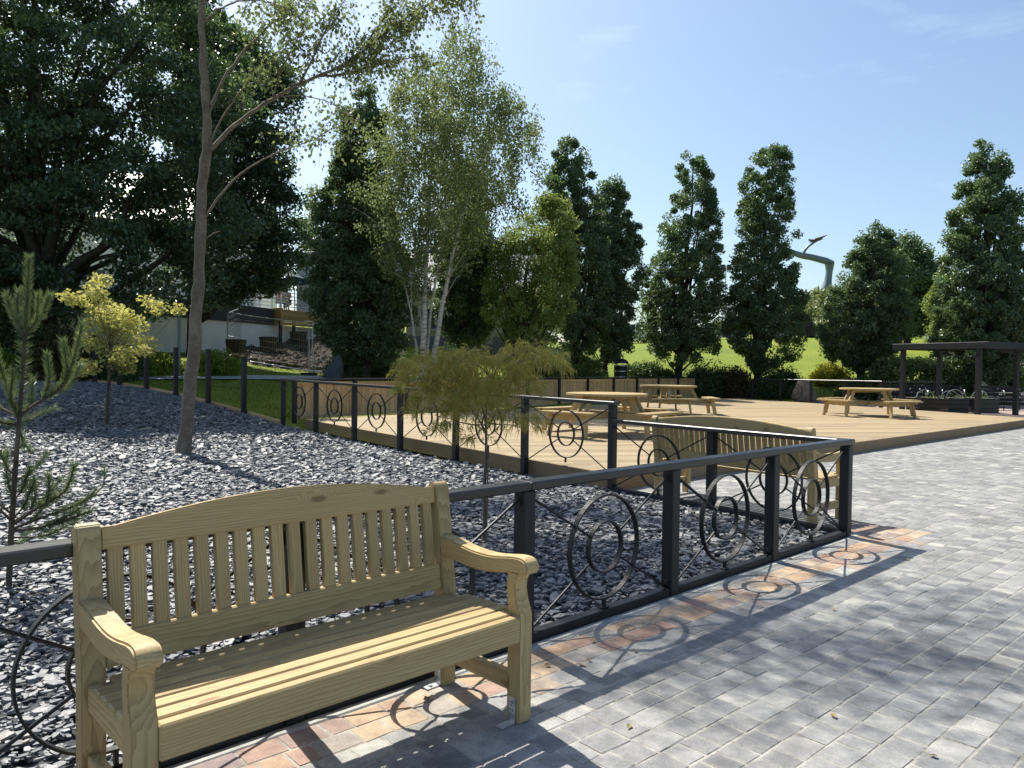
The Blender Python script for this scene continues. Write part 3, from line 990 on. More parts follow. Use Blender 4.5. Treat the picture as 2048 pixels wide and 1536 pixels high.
# boarded fence behind the deck
def board_fence():
    A, B = np.array((-5.05, 17.5, 0)), np.array((8.2, 33.9, 0))
    d = B - A; L = np.hypot(*d[:2]); ang = math.atan2(d[1], d[0])
    n = 12; st = L / n
    root = empty("board_fence", (A[0], A[1], 0), ang, "vertical board timber fence with black posts and rail behind the deck", "fence")
    for k in range(n + 1):
        MB().box((0, -0.035, 0.62), (0.09, 0.09, 1.04), 2, 0.005).build("post", M["black"], root, loc=(k * st, 0, 0.0))
    for k in range(n):
        m = MB(); w = st - 0.10
        nb = 15
        for i in range(nb):
            bw = w / nb
            m.box((-w / 2 + (i + 0.5) * bw, 0.012 * (i % 2), 0.66), (bw - 0.004, 0.016, 0.84), 2, 0.002)
        for zz in (0.28, 1.07):
            m.box((0, -0.025, zz), (w, 0.035, 0.075), 0, 0.003)
        for xx in (-w / 2 + 0.035, w / 2 - 0.035):
            m.box((xx, -0.0235, 0.675), (0.065, 0.032, 0.71), 2, 0.003)
        m.build("board_panel", M["panel"], root, loc=((k + 0.5) * st, 0.02, 0.0))
    r = MB()
    for i in range(6):
        r.bar((L * i / 6 - 0.05 * (i == 0), -0.01, 1.163), (L * (i + 1) / 6 - 0.003 + 0.06 * (i == 5), -0.01, 1.163), 0.13, 0.036, 0.005)
    r.build("top_rail", M["rail"], root)
board_fence()

# ---------------- benches
def make_bench(label, loc, rz, L, nsl, group):
    """L half length. local x along the bench, front towards -y"""
    root = empty("wooden_bench", loc, rz, label, "bench", group)
    w, m = 0.0765, M["bench"]
    # front legs, shaped above the seat
    for s in (-1, 1):
        poly = [(-0.291, 0.0), (-0.291, 0.452), (-0.286, 0.475), (-0.268, 0.515), (-0.258, 0.56), (-0.262, 0.60), (-0.284, 0.638), (-0.215, 0.638), (-0.206, 0.60), (-0.2075, 0.55), (-0.2145, 0.50), (-0.2145, 0.0)]
        MB().prism(poly, 0, -w / 2, w / 2, 2, 0.005).build("leg", m, root, loc=(s * (L - w / 2), 0, 0), sharp=32)
    # back posts lean above the seat
    for s in (-1, 1):
        poly = [(0.221, 0.0), (0.221, 0.44), (0.287, 0.928), (0.298, 0.944), (0.318, 0.951), (0.340, 0.946), (0.352, 0.932), (0.357, 0.905), (0.298, 0.44), (0.291, 0.0)]
        MB().prism(poly, 0, -w / 2, w / 2, 2, 0.004).build("back_post", m, root, loc=(s * (L - w / 2), 0, 0), sharp=32)
    # arms: dip in the middle, rounded nose
    top = [(0.262, 0.704), (0.20, 0.701), (0.14, 0.693), (0.07, 0.683), (0.0, 0.677), (-0.07, 0.677), (-0.14, 0.684), (-0.20, 0.694), (-0.25, 0.702), (-0.29, 0.703), (-0.318, 0.696), (-0.333, 0.676), (-0.335, 0.655), (-0.325, 0.640), (-0.30, 0.6375)]
    bot = [(-0.30, 0.632), (-0.22, 0.630), (-0.16, 0.617), (-0.08, 0.602), (0.02, 0.598), (0.10, 0.603), (0.18, 0.612), (0.248, 0.618)]
    top = [tuple(p[:2]) for p in curve([(a, b, 0) for a, b in top[:-1]], 44)]
    bot = [tuple(p[:2]) for p in curve([(a, b, 0) for a, b in bot], 22)]
    for s in (-1, 1):
        MB().prism(top + bot, 0, -0.039, 0.039, 1, 0.007).build("armrest", m, root, loc=(s * (L - w / 2), 0, 0), sharp=32)
    xi = L - w
    # seat boards
    sm = MB()
    y0 = -0.247
    wd = 0.0625
    for i in range(6):
        yy = y0 + wd / 2 + i * (wd + 0.0165)
        ext = xi - 0.002 if i == 0 else (L - 0.012 if i < 5 else xi - 0.004)
        sm.box((0, yy, 0.449 - 0.0030 * i), (2 * ext, wd, 0.026), 0, 0.005)
    sm.build("seat", m, root)
    MB().box((0, -0.2765, 0.4045), (2 * xi, 0.045, 0.108), 0, 0.006).build("front_rail", m, root)
    for s in (-1, 1):
        MB().box((s * (L - w / 2), 0.003, 0.385), (0.042, 0.43, 0.085), 1, 0.004).build("side_rail", m, root)
        MB().box((s * (L - w / 2), 0.003, 0.155), (0.042, 0.43, 0.075), 1, 0.004).build("stretcher", m, root)
    # back: arched top rail, slats, lower rail, all on the lean
    lean = math.atan2(0.287 - 0.221, 0.928 - 0.44)
    T = Matrix.Translation((0, 0.229, 0.44)) @ Matrix.Rotation(-lean, 4, 'X')
    ck = 1 / math.cos(lean)
    def hz(z): return (z - 0.44) * ck
    arch = [(xi, hz(0.858)), (xi, hz(0.934))]
    K = 28
    for i in range(1, K):
        x = xi - 2 * xi * i / K
        t = abs(x) / xi
        s_ = 1 - max(0.0, min(1.0, (t - 0.0) / 0.93))
        z = 0.934 + 0.066 * (math.sin(s_ * math.pi / 2) ** 0.9 if s_ > 0 else 0)
        arch.append((x, hz(z)))
    arch += [(-xi, hz(0.934)), (-xi, hz(0.858))]
    mb = MB().prism([(z, x) for x, z in arch], 1, 0.004, 0.046, 0, 0.006, T)
    mb.build("top_rail", m, root, sharp=32)
    MB().box((0, 0.025, hz(0.520)), (2 * xi, 0.044, 0.115), 0, 0.005, T).build("lower_back_rail", m, root)
    sl = MB(); pitch = 2 * xi / (nsl + 0.25)
    for i in range(nsl):
        x = -xi + pitch * (i + 0.625)
        sl.box((x, 0.026, (hz(0.577) + hz(0.860)) / 2), (0.0500, 0.030, hz(0.860) - hz(0.577) + 0.004), 2, 0.003, T)
    sl.build("back_slats", m, root)
    # steel angle brackets bolted to the paving
    for s in (-1, 1):
        for yb, yd in ((-0.254, 1), (0.256, -1)):
            b = MB()
            x = s * (L - w) - s * 0.0025
            b.box((x, yb, 0.056), (0.004, 0.042, 0.108), bev=0.0008)
            b.box((x - s * 0.038, yb, 0.0035), (0.074, 0.042, 0.004), bev=0.0008)
            b.tube([(x - s * 0.045, yb, 0.005), (x - s * 0.045, yb, 0.013)], 0.009, 6)
            for zz in (0.035, 0.085): b.tube([(x - s * 0.001, yb, zz), (x - s * 0.006, yb, zz)], 0.006, 6)
            bo = b.build("bracket", M["galv"], root)
            MB().box((x - s * 0.0026, yb, 0.062), (0.0012, 0.034, 0.036), bev=0.0002).build("sticker", M["sticker"], bo)
            q = MB()
            for i in range(5):
                q.box((x - s * 0.0035, yb - 0.012 + 0.006 * i, 0.056), (0.0006, 0.0026 if i % 2 else 0.0015, 0.018), bev=0.0001)
            q.box((x - s * 0.0035, yb, 0.073), (0.0006, 0.024, 0.004), bev=0.0001)
            q.build("sticker_print", M["ink"], bo)
    return root
BG = "softwood garden benches"
make_bench("pale wooden bench seen from its front, before the ring railing", (-0.679, 2.859, 0), rad(43.2), 0.795, 19, BG)
make_bench("longer wooden bench seen from its slatted back, beside the deck", (2.555, 8.315, 0), rad(127), 1.035, 26, BG)

# ---------------- picnic tables
def make_table(label, loc, rot):
    root = empty("picnic_table", loc, rad(rot), label, "picnic table", "round picnic tables on the deck")
    m = M["bench"]
    top = MB()
    R = 0.79; nb = 10; bw = 2 * R / nb
    for i in range(nb):
        y0, y1 = -R + i * bw + 0.002, -R + (i + 1) * bw - 0.002
        ys = np.linspace(y0, y1, 5)
        xr = [(math.sqrt(max(R * R - y * y, 0.012)), y) for y in ys]
        poly = [(x, y) for x, y in xr] + [(-x, y) for x, y in xr[::-1]]
        top.prism(poly, 2, 0.748, 0.79, 0, 0.004)
    top.build("tabletop", m, root)
    fr = MB()
    for s in (-0.13, 0.13):
        fr.box((0, s, 0.712), (1.3, 0.045, 0.07), 0, 0.004)
        fr.box((s, 0, 0.365), (2.36, 0.045, 0.12) if False else (0.045, 2.36, 0.12), 1, 0.004)
        fr.box((0, s, 0.366), (2.36, 0.044, 0.119), 0, 0.004)
    fr.build("frame", m, root)
    for k in range(4):
        a = k * math.pi / 2
        T = Matrix.Rotation(a, 4, 'Z')
        up = MB()
        for s in (-0.085, 0.085):
            up.bar((0.84, s, 0.31), (0.60, s, 0.748), 0.042, 0.09, 0.004, up=(1, 0, 0))
        o = up.build("table_support", m, root); o.rotation_euler = (0, 0, a)
        seat = MB()
        Ro, Ri = 1.34, 1.03
        for r0, r1 in ((Ri, Ri + 0.15), (Ri + 0.158, Ro)):
            h0, h1 = r0 * 0.50 + 0.02, r1 * 0.44 + 0.02
            seat.prism([(r0, -h0), (r1, -h1), (r1, h1), (r0, h0)], 2, 0.428, 0.468, 1, 0.005)
        o = seat.build("bench_seat", m, root); o.rotation_euler = (0, 0, a)
        for s in (-1, 1):
            lg = MB()
            lg.bar((1.15, s * 0.38, 0.426), (1.23, s * 0.43, 0.0), 0.045, 0.095, 0.004, up=(1, 0, 0))
            lg.box((1.17, s * 0.378, 0.405), (0.30, 0.04, 0.045), 0, 0.003)
            o = lg.build("leg", m, root); o.rotation_euler = (0, 0, a)
        ap = MB().box((1.155, 0, 0.375), (0.042, 0.80, 0.095), 1, 0.004)
        o = ap.build("seat_apron", m, root); o.rotation_euler = (0, 0, a)
    return root
for lab, x, y, r in (("round timber picnic table closest to the ring railing", 1.85, 14.75, 47), ("round timber picnic table near the boarded fence", 4.4, 21.3, -3), ("round timber picnic table near the dark pergola", 10.35, 21.95, 20)):
    make_table(lab, (x, y, dz(x, y)), r)

# ------------------------------------------------------------------ vegetation helpers
def unit(a): return a / (np.linalg.norm(a, axis=-1, keepdims=True) + 1e-9)

def leaf_mesh(name, P, L, W, m, parent, r_, up=0.5, droop=0.2, fold=0.18, lobes=1, rn=None, A=None, loc=None):
    """many small folded leaves at points P (n,3); lobes=3 makes hand-shaped leaves"""
    n = len(P)
    a = unit(r_.normal(0, 1, (n, 3)) + np.array((0, 0, -droop * 2))) if A is None else unit(A)
    nr = r_.normal(0, 1, (n, 3)) + np.array((0, 0, up * 2.2))
    nr = unit(nr - a * (nr * a).sum(1, keepdims=True))
    s = np.cross(nr, a)
    L = np.broadcast_to(np.asarray(L, float), (n,)) * r_.uniform(0.7, 1.25, n)
    W = np.broadcast_to(np.asarray(W, float), (n,)) * r_.uniform(0.75, 1.2, n)
    rn = r_.random(n) if rn is None else rn
    Vs = []
    angs = (0,) if lobes == 1 else np.linspace(-1.05, 1.05, lobes)
    for t in angs:
        at_, st_ = a * math.cos(t) + s * math.sin(t), s * math.cos(t) - a * math.sin(t)
        sc = 1.0 if lobes == 1 else (1.0 - 0.22 * abs(t))
        l, w = (L * sc)[:, None], (W * (1 if lobes == 1 else 0.62))[:, None]
        base = P if lobes > 1 else P - at_ * l * 0.5
        lift = nr * w * fold
        Vs.append(np.stack((base, base + at_ * l * 0.48 + st_ * w * 0.5 + lift, base + at_ * l, base + at_ * l * 0.48 - st_ * w * 0.5 + lift), 1))
    V = np.concatenate(Vs, 1).reshape(-1, 3)
    nq = n * len(angs)
    F = np.arange(nq * 4)
    return raw_mesh(name, V, F, np.full(nq, 4), m, parent, {"rnd": np.repeat(rn, 4 * len(angs))}, loc=loc)

def blobs(C, rad_, per, r_, sq=(1, 1, 0.8)):
    """points in soft clumps round centres C"""
    C = np.asarray(C, float)
    per = np.broadcast_to(per, (len(C),)).astype(int)
    idx = np.repeat(np.arange(len(C)), per)
    g = unit(r_.normal(0, 1, (len(idx), 3))) * (r_.random(len(idx)) ** 0.45)[:, None]
    rr = np.broadcast_to(np.asarray(rad_, float), (len(C),))[idx]
    return C[idx] + g * rr[:, None] * np.array(sq), idx

def outline_tree(name, label, cat, base_uv, d, outline, seed, mat, n_cl, per, leaf, clr, group=None, bark="dark_bark", tr=0.16, depth=0.85, n_limb=26,
                 base_z=None, hollow=0.35, sq=(1, 1, 0.85), extra=None, up=0.5, droop=0.2, lean_clumps=True, hole=None, fill=0.45, upright=0.55, lobes=1, clumpf=1.0, gaps=-0.75, wob=0.12, trunk=True, trunk_pts=None, trunk_top=0.93):
    """tree of real depth: each level of the crown is an ellipse as wide as the tree there; d metres ahead of the camera"""
    r_ = rng(seed)
    bx = at(base_uv[0], base_uv[1], d)
    bz = float(tz(bx[0], bx[1])) if base_z is None else base_z
    B = np.array((bx[0], d, bz))
    vv = np.array([o[0] for o in outline], float)
    lz = np.array([at(o[0 + 1], o[0], d)[2] for o in outline])
    xl = np.array([at(o[1], o[0], d)[0] for o in outline]); xr = np.array([at(o[2], o[0], d)[0] for o in outline])
    order = np.argsort(lz); lz, xl, xr = lz[order], xl[order], xr[order]
    root = empty(name, B, 0, label, cat, group)
    wz = np.linspace(lz[0], lz[-1], 60)
    wr = (np.interp(wz, lz, xr) - np.interp(wz, lz, xl)) / 2
    pz = np.maximum(wr, 0.15) ** 1.5; pz /= pz.sum()
    z = r_.choice(wz, n_cl, p=pz) + r_.uniform(-0.5, 0.5, n_cl) * (wz[1] - wz[0])
    cx = (np.interp(z, lz, xl) + np.interp(z, lz, xr)) / 2
    hw = (np.interp(z, lz, xr) - np.interp(z, lz, xl)) / 2
    th = r_.uniform(0, 2 * np.pi, n_cl)
    rr = (r_.random(n_cl) ** hollow)
    hw2 = np.maximum(hw - clr * fill, hw * 0.5)
    ff, pp = r_.uniform(0.8, 2.6, (7, 3)), r_.uniform(0, 6.28, 7)
    ff *= clumpf
    C = np.stack((cx + np.cos(th) * rr * hw2, d + np.sin(th) * rr * hw2 * depth, z), 1)
    nz = sum(np.sin(C @ ff[i] + pp[i]) for i in range(7)) / 2.6
    C[:, 0] = cx + (C[:, 0] - cx) * (1 + wob * nz); C[:, 1] = d + (C[:, 1] - d) * (1 + wob * nz)
    nz2 = sum(np.sin(C @ ff[::-1][i] * 1.7 + 2 * pp[i]) for i in range(7)) / 2.6
    C = C[nz2 > gaps]
    if hole is not None:
        for hu, hv, ru, rv in hole:
            hc = at(hu, hv, d); k_ = (C[:, 0] - hc[0]) ** 2 / (ru * d / FPX) ** 2 + (C[:, 2] - hc[2]) ** 2 / (rv * d / FPX) ** 2
            C = C[k_ > 1]
    if extra is not None: C = np.concatenate((C, np.array(extra)))
    crad = clr * r_.uniform(0.55, 1.3, len(C))
    P, idx = blobs(C, crad, np.maximum(3, per * r_.uniform(0.5, 1.4, len(C))).astype(int), r_, sq)
    tone = r_.random(len(C))
    rn = np.clip(0.55 * r_.random(len(P)) + 0.45 * tone[idx], 0, 1)
    leaf_mesh("crown", P - B, leaf, leaf * 0.6, M_leaf(mat), root, r_, up, droop, rn=rn, lobes=lobes)
    if trunk:
        mb = MB()
        ztop = bz + (lz[-1] - bz) * trunk_top
        if trunk_pts is None:
            zt = np.linspace(bz - 0.15, ztop, 14)
            cxs = np.where(zt < lz[0], B[0], (np.interp(zt, lz, xl) + np.interp(zt, lz, xr)) / 2)
            f = np.clip((zt - bz) / max(ztop - bz, 0.1), 0, 1)
            path = np.stack((B[0] * (1 - f) + cxs * f + r_.normal(0, 0.03, 14), np.full(14, d) + r_.normal(0, 0.03, 14), zt), 1)
        else:
            path = curve(trunk_pts, 16)
        rads = tr * np.linspace(1.25, 0.12, len(path)); rads[0] *= 1.35
        mb.tube(path - B, rads, 8)
        sel = r_.choice(len(C), min(n_limb, len(C)), replace=False)
        for i in sel:
            c = C[i]
            hz_ = c[2] - bz
            z0 = bz + hz_ * r_.uniform(0.25, upright)
            z0 = max(z0, bz + 0.35)
            k = np.argmin(np.abs(path[:, 2] - z0)); p0 = path[k]
            mid = (p0 + c) / 2 + np.array((r_.normal(0, 0.1), r_.normal(0, 0.1), -0.12 * np.linalg.norm(c - p0)))
            L_ = np.linalg.norm(c - p0)
            q = curve([p0, mid, c], 9, 0.015, r_)
            r0 = min(rads[k] * 0.55, 0.022 * L_ + 0.012)
            mb.tube(q - B, np.linspace(r0, 0.007, 9), 5)
        mb.build("trunk", M[bark], root, smooth=True)
    return root

def M_leaf(k): return LM[k]

def shrub(name, label, cat, c, size, seed, mat, n_cl, per, leaf, clr, box=False, group=None, up=0.6, stems=True, shell=0.4):
    """bush or hedge on the ground: c is the ground point, size the full (x, y, z) extents"""
    r_ = rng(seed)
    root = empty(name, c, 0, label, cat, group)
    s = np.array(size, float)
    if box:
        q = r_.uniform(-0.5, 0.5, (n_cl, 3))
        k = r_.integers(0, 3, n_cl); face = r_.random(n_cl) < 0.75
        sg = np.sign(q[np.arange(n_cl), k])
        q[np.arange(n_cl)[face], k[face]] = (sg * 0.5)[face]
        C = q * (s - clr * 0.7); C[:, 2] = np.abs(C[:, 2] + s[2] / 2)
    else:
        g = unit(r_.normal(0, 1, (n_cl, 3))); g[:, 2] = np.abs(g[:, 2])
        rr = r_.random(n_cl) ** shell
        C = g * rr[:, None] * np.array((s[0] / 2, s[1] / 2, s[2])) * 0.88
        C[:, 2] *= r_.uniform(0.85, 1.1, n_cl)
    P, idx = blobs(C, clr * r_.uniform(0.6, 1.25, n_cl), per, r_)
    P[:, 2] = np.maximum(P[:, 2], 0.02)
    tone = r_.random(n_cl)
    leaf_mesh("foliage", P, leaf, leaf * 0.6, LM[mat], root, r_, up, 0.0, rn=np.clip(0.5 * r_.random(len(P)) + 0.5 * tone[idx], 0, 1))
    if stems:
        mb = MB()
        for i in r_.choice(n_cl, min(10, n_cl), replace=False):
            b0 = np.array((C[i, 0] * 0.35, C[i, 1] * 0.35, -0.05))
            mb.tube(curve([b0, (b0 + C[i]) / 2 + (0, 0, 0.1), C[i]], 6), np.linspace(0.025, 0.008, 6), 5)
        mb.build("stems", M["dark_bark"], root, smooth=True)
    return root

# ------------------------------------------------------------------ trees
OG = "upright oaks in a row behind the deck"
oaks = [
 ("tall upright oak standing to the side of the white stemmed birch clump", (728, 750), 27, [(172, 728, 752), (230, 690, 770), (300, 672, 775), (400, 645, 790), (470, 628, 800), (560, 615, 828), (640, 622, 830), (690, 645, 818), (722, 690, 770)], 520, 110, 0),
 ("upright oak in front of the beige cottage wall behind the birch clump", (925, 735), 29, [(330, 905, 955), (420, 880, 980), (520, 868, 990), (600, 870, 992), (650, 885, 985), (690, 905, 960)], 300, 100, 0),
 ("upright oak rising behind the birch clump, its top clear of it", (1150, 750), 33, [(280, 1125, 1160), (330, 1100, 1185), (400, 1090, 1200), (480, 1080, 1215), (560, 1075, 1220), (650, 1085, 1215), (705, 1110, 1190)], 420, 100, 0),
 ("shorter upright oak leaning against the taller oak by the boarded fence", (1206, 752), 35, [(362, 1205, 1235), (400, 1190, 1262), (470, 1182, 1285), (540, 1172, 1290), (620, 1168, 1270), (690, 1172, 1265), (720, 1190, 1240)], 330, 100, 0),
 ("upright oak standing behind the end of the boarded fence", (1358, 752), 36, [(298, 1375, 1400), (340, 1352, 1420), (400, 1345, 1437), (470, 1318, 1448), (540, 1290, 1450), (600, 1277, 1455), (660, 1264, 1455), (700, 1292, 1440), (728, 1325, 1410)], 430, 100, 0),
 ("upright oak with a flat forked top next to the sculpture", (1515, 755), 35, [(295, 1520, 1575), (350, 1482, 1586), (430, 1480, 1586), (500, 1472, 1590), (560, 1464, 1598), (620, 1452, 1618), (680, 1462, 1610), (712, 1482, 1588), (735, 1500, 1560)], 430, 100, 1),
 ("low pointed oak behind the yellow shrub and standing sandstone", (1722, 765), 34, [(440, 1742, 1758), (490, 1712, 1788), (540, 1686, 1812), (600, 1655, 1822), (660, 1636, 1815), (700, 1645, 1795), (738, 1682, 1760)], 450, 100, 0),
 ("tall upright oak behind the dark pergola", (1965, 780), 30.5, [(280, 1958, 1988), (330, 1935, 2010), (400, 1912, 2030), (480, 1893, 2046), (560, 1885, 2060), (640, 1870, 2062), (700, 1880, 2050), (765, 1905, 2010)], 520, 105, 0),
]
for i, (lab, buv, d, ol, ncl, per, ex) in enumerate(oaks):
    extra = [at(1594, 469, d)] if ex else None
    outline_tree("upright_oak", lab, "tree", buv, d, ol, 100 + i, "oak", int(ncl * 1.2), int(per * 1.3), 0.135, 0.33, OG, n_limb=34, extra=extra, hollow=0.40, gaps=-0.95, clumpf=1.5, wob=0.07, fill=0.05)

outline_tree("round_tree", "rounded broadleaf tree just behind the low pointed oak", "tree", (1815, 690), 46, [(478, 1790, 1832), (505, 1768, 1868), (560, 1758, 1892), (620, 1770, 1875), (668, 1785, 1860)], 130, "oak", 300, 105, 0.19, 0.6, n_limb=14)
outline_tree("young_tree", "pale green young tree between the low oak and the pergola oak", "tree", (1885, 720), 40, [(545, 1872, 1898), (600, 1852, 1916), (660, 1850, 1922), (705, 1862, 1910)], 131, "rowan", 150, 90, 0.16, 0.45, n_limb=10)
outline_tree("rowan_tree", "loose green and russet tree in front of the cottage beside the birch clump", "tree", (1045, 745), 27, [(395, 1070, 1140), (440, 1035, 1168), (490, 985, 1165), (560, 955, 1150), (620, 962, 1142), (670, 985, 1125), (700, 1015, 1085)], 132, "rowan", 420, 85, 0.11, 0.36, n_limb=40, tr=0.09)
outline_tree("distant_birch", "hazy slender birch far off beyond the terrace", "tree", (630, 660), 58, [(372, 615, 640), (430, 598, 662), (520, 594, 672), (620, 600, 682)], 133, "birch", 170, 50, 0.2, 0.7, n_limb=26, bark="bark", tr=0.13)

# two broad maples over the terrace
outline_tree("broad_maple", "huge dark maple with a thick limb in front of the white house", "tree", (92, 740), 25,
    [(-150, -80, 220), (-100, -220, 330), (-40, -320, 420), (30, -370, 465), (120, -390, 500), (220, -390, 520), (320, -390, 500), (400, -380, 500), (450, -380, 500), (500, -370, 470), (560, -360, 445), (600, -340, 440), (630, -330, 360), (655, -320, 60)],
    140, "maple", 1500, 140, 0.17, 0.62, "dark maples over the terrace", tr=0.46, depth=0.42, trunk_top=0.85, gaps=-0.6, n_limb=46, hollow=0.5, sq=(1.25, 1.0, 0.55), up=0.9, lobes=1, upright=0.75, hole=[(200, 508, 75, 60)])
outline_tree("broad_maple", "dark maple reaching over the white walled terrace behind the grey trunk", "tree", (388, 720), 31,
    [(-60, 300, 400), (40, 280, 470), (110, 330, 575), (180, 330, 618), (250, 330, 612), (330, 320, 590), (400, 340, 600), (470, 330, 622), (520, 330, 636), (550, 350, 622), (575, 380, 560), (600, 390, 500)],
    141, "maple", 620, 140, 0.18, 0.62, "dark maples over the terrace", tr=0.26, depth=0.6, n_limb=30, hollow=0.5, sq=(1.25, 1.0, 0.55), up=0.9, upright=0.8, gaps=-0.8,
    trunk_pts=[at(388, 730, 31) - (0, 0, 0.3), at(388, 640, 31), at(389, 540, 31), at(394, 430, 31), at(410, 300, 31), at(430, 150, 31), at(440, 40, 31)])

def maple_limb():
    root = [o for o in COL.objects if o.name == "broad_maple"][0]
    B = np.array(root.location)
    mb = MB()
    def L(pts, r0, r1, d0=24.6, d1=23.8):
        n = len(pts)
        P = [at(u, v, d0 + (d1 - d0) * i / (n - 1)) for i, (u, v) in enumerate(pts)]
        q = curve(P, 18); mb.tube(q - B, np.linspace(r0, r1, 18), 7)
    L([(95, 620), (120, 560), (160, 520), (205, 500), (235, 475), (248, 440), (255, 400)], 0.22, 0.07)
    L([(150, 545), (185, 520), (225, 508), (262, 515), (300, 520)], 0.09, 0.03)
    L([(140, 545), (170, 555), (200, 570), (235, 590)], 0.06, 0.02)
    L([(90, 560), (60, 480), (30, 380), (0, 300)], 0.18, 0.07)
    L([(95, 520), (120, 400), (150, 280), (210, 150)], 0.2, 0.07)
    mb.build("limbs", M["dark_bark"], root, smooth=True)
maple_limb()

# white stemmed birch clump
def birch_clump():
    d = 24.5
    root = outline_tree("birch_clump", "airy multi-stemmed birch with white stems behind the boarded fence", "tree", (850, 745), d,
        [(60, 890, 945), (110, 850, 985), (160, 800, 1020), (220, 765, 1062), (290, 738, 1092), (360, 722, 1082), (430, 706, 1040), (490, 730, 960), (540, 770, 920), (580, 800, 880)],
        150, "birch", 1250, 48, 0.10, 0.40, None, gaps=-0.9, fill=0.1, trunk=False, depth=0.9, hollow=0.5, up=0.1, droop=0.6, sq=(0.8, 0.8, 1.15))
    B = np.array(root.location)
    r_ = rng(151)
    stems = [([(846, 760), (848, 650), (851, 560), (856, 460), (862, 360), (868, 250)], 0.115, 0.02, 0), ([(854, 760), (857, 640), (872, 560), (884, 500), (898, 430), (915, 330)], 0.06, 0.012, 0.25),
             ([(862, 750), (872, 680), (884, 610), (898, 545), (915, 470), (940, 380), (960, 300)], 0.10, 0.018, -0.2), ([(842, 755), (833, 690), (822, 620), (808, 560), (790, 520), (770, 470), (755, 420)], 0.05, 0.01, 0.1),
             ([(848, 740), (843, 640), (838, 560), (830, 480), (815, 380), (810, 300)], 0.045, 0.01, 0.35)]
    for pts, r0, r1, o in stems:
        mb = MB()
        P = [at(u, v, d + o * i / 3) for i, (u, v) in enumerate(pts)]
        P[0][2] = B[2] - 0.1
        q = curve(P, 22, 0.012, r_)
        mb.tube(q - B, np.linspace(r0, r1, 22), 8)
        for k in range(9):
            i = r_.integers(7, 20); p0 = q[i]
            dirn = np.array((r_.normal(0, 1), r_.normal(0, 1), r_.uniform(0.5, 1.5))); dirn /= np.linalg.norm(dirn)
            Ln = r_.uniform(0.8, 2.0)
            mb.tube(curve([p0, p0 + dirn * Ln * 0.5, p0 + dirn * Ln + (0, 0, -0.15)], 7) - B, np.linspace(0.016, 0.004, 7), 4)
        mb.build("trunk", M["birch"], root, smooth=True)
birch_clump()

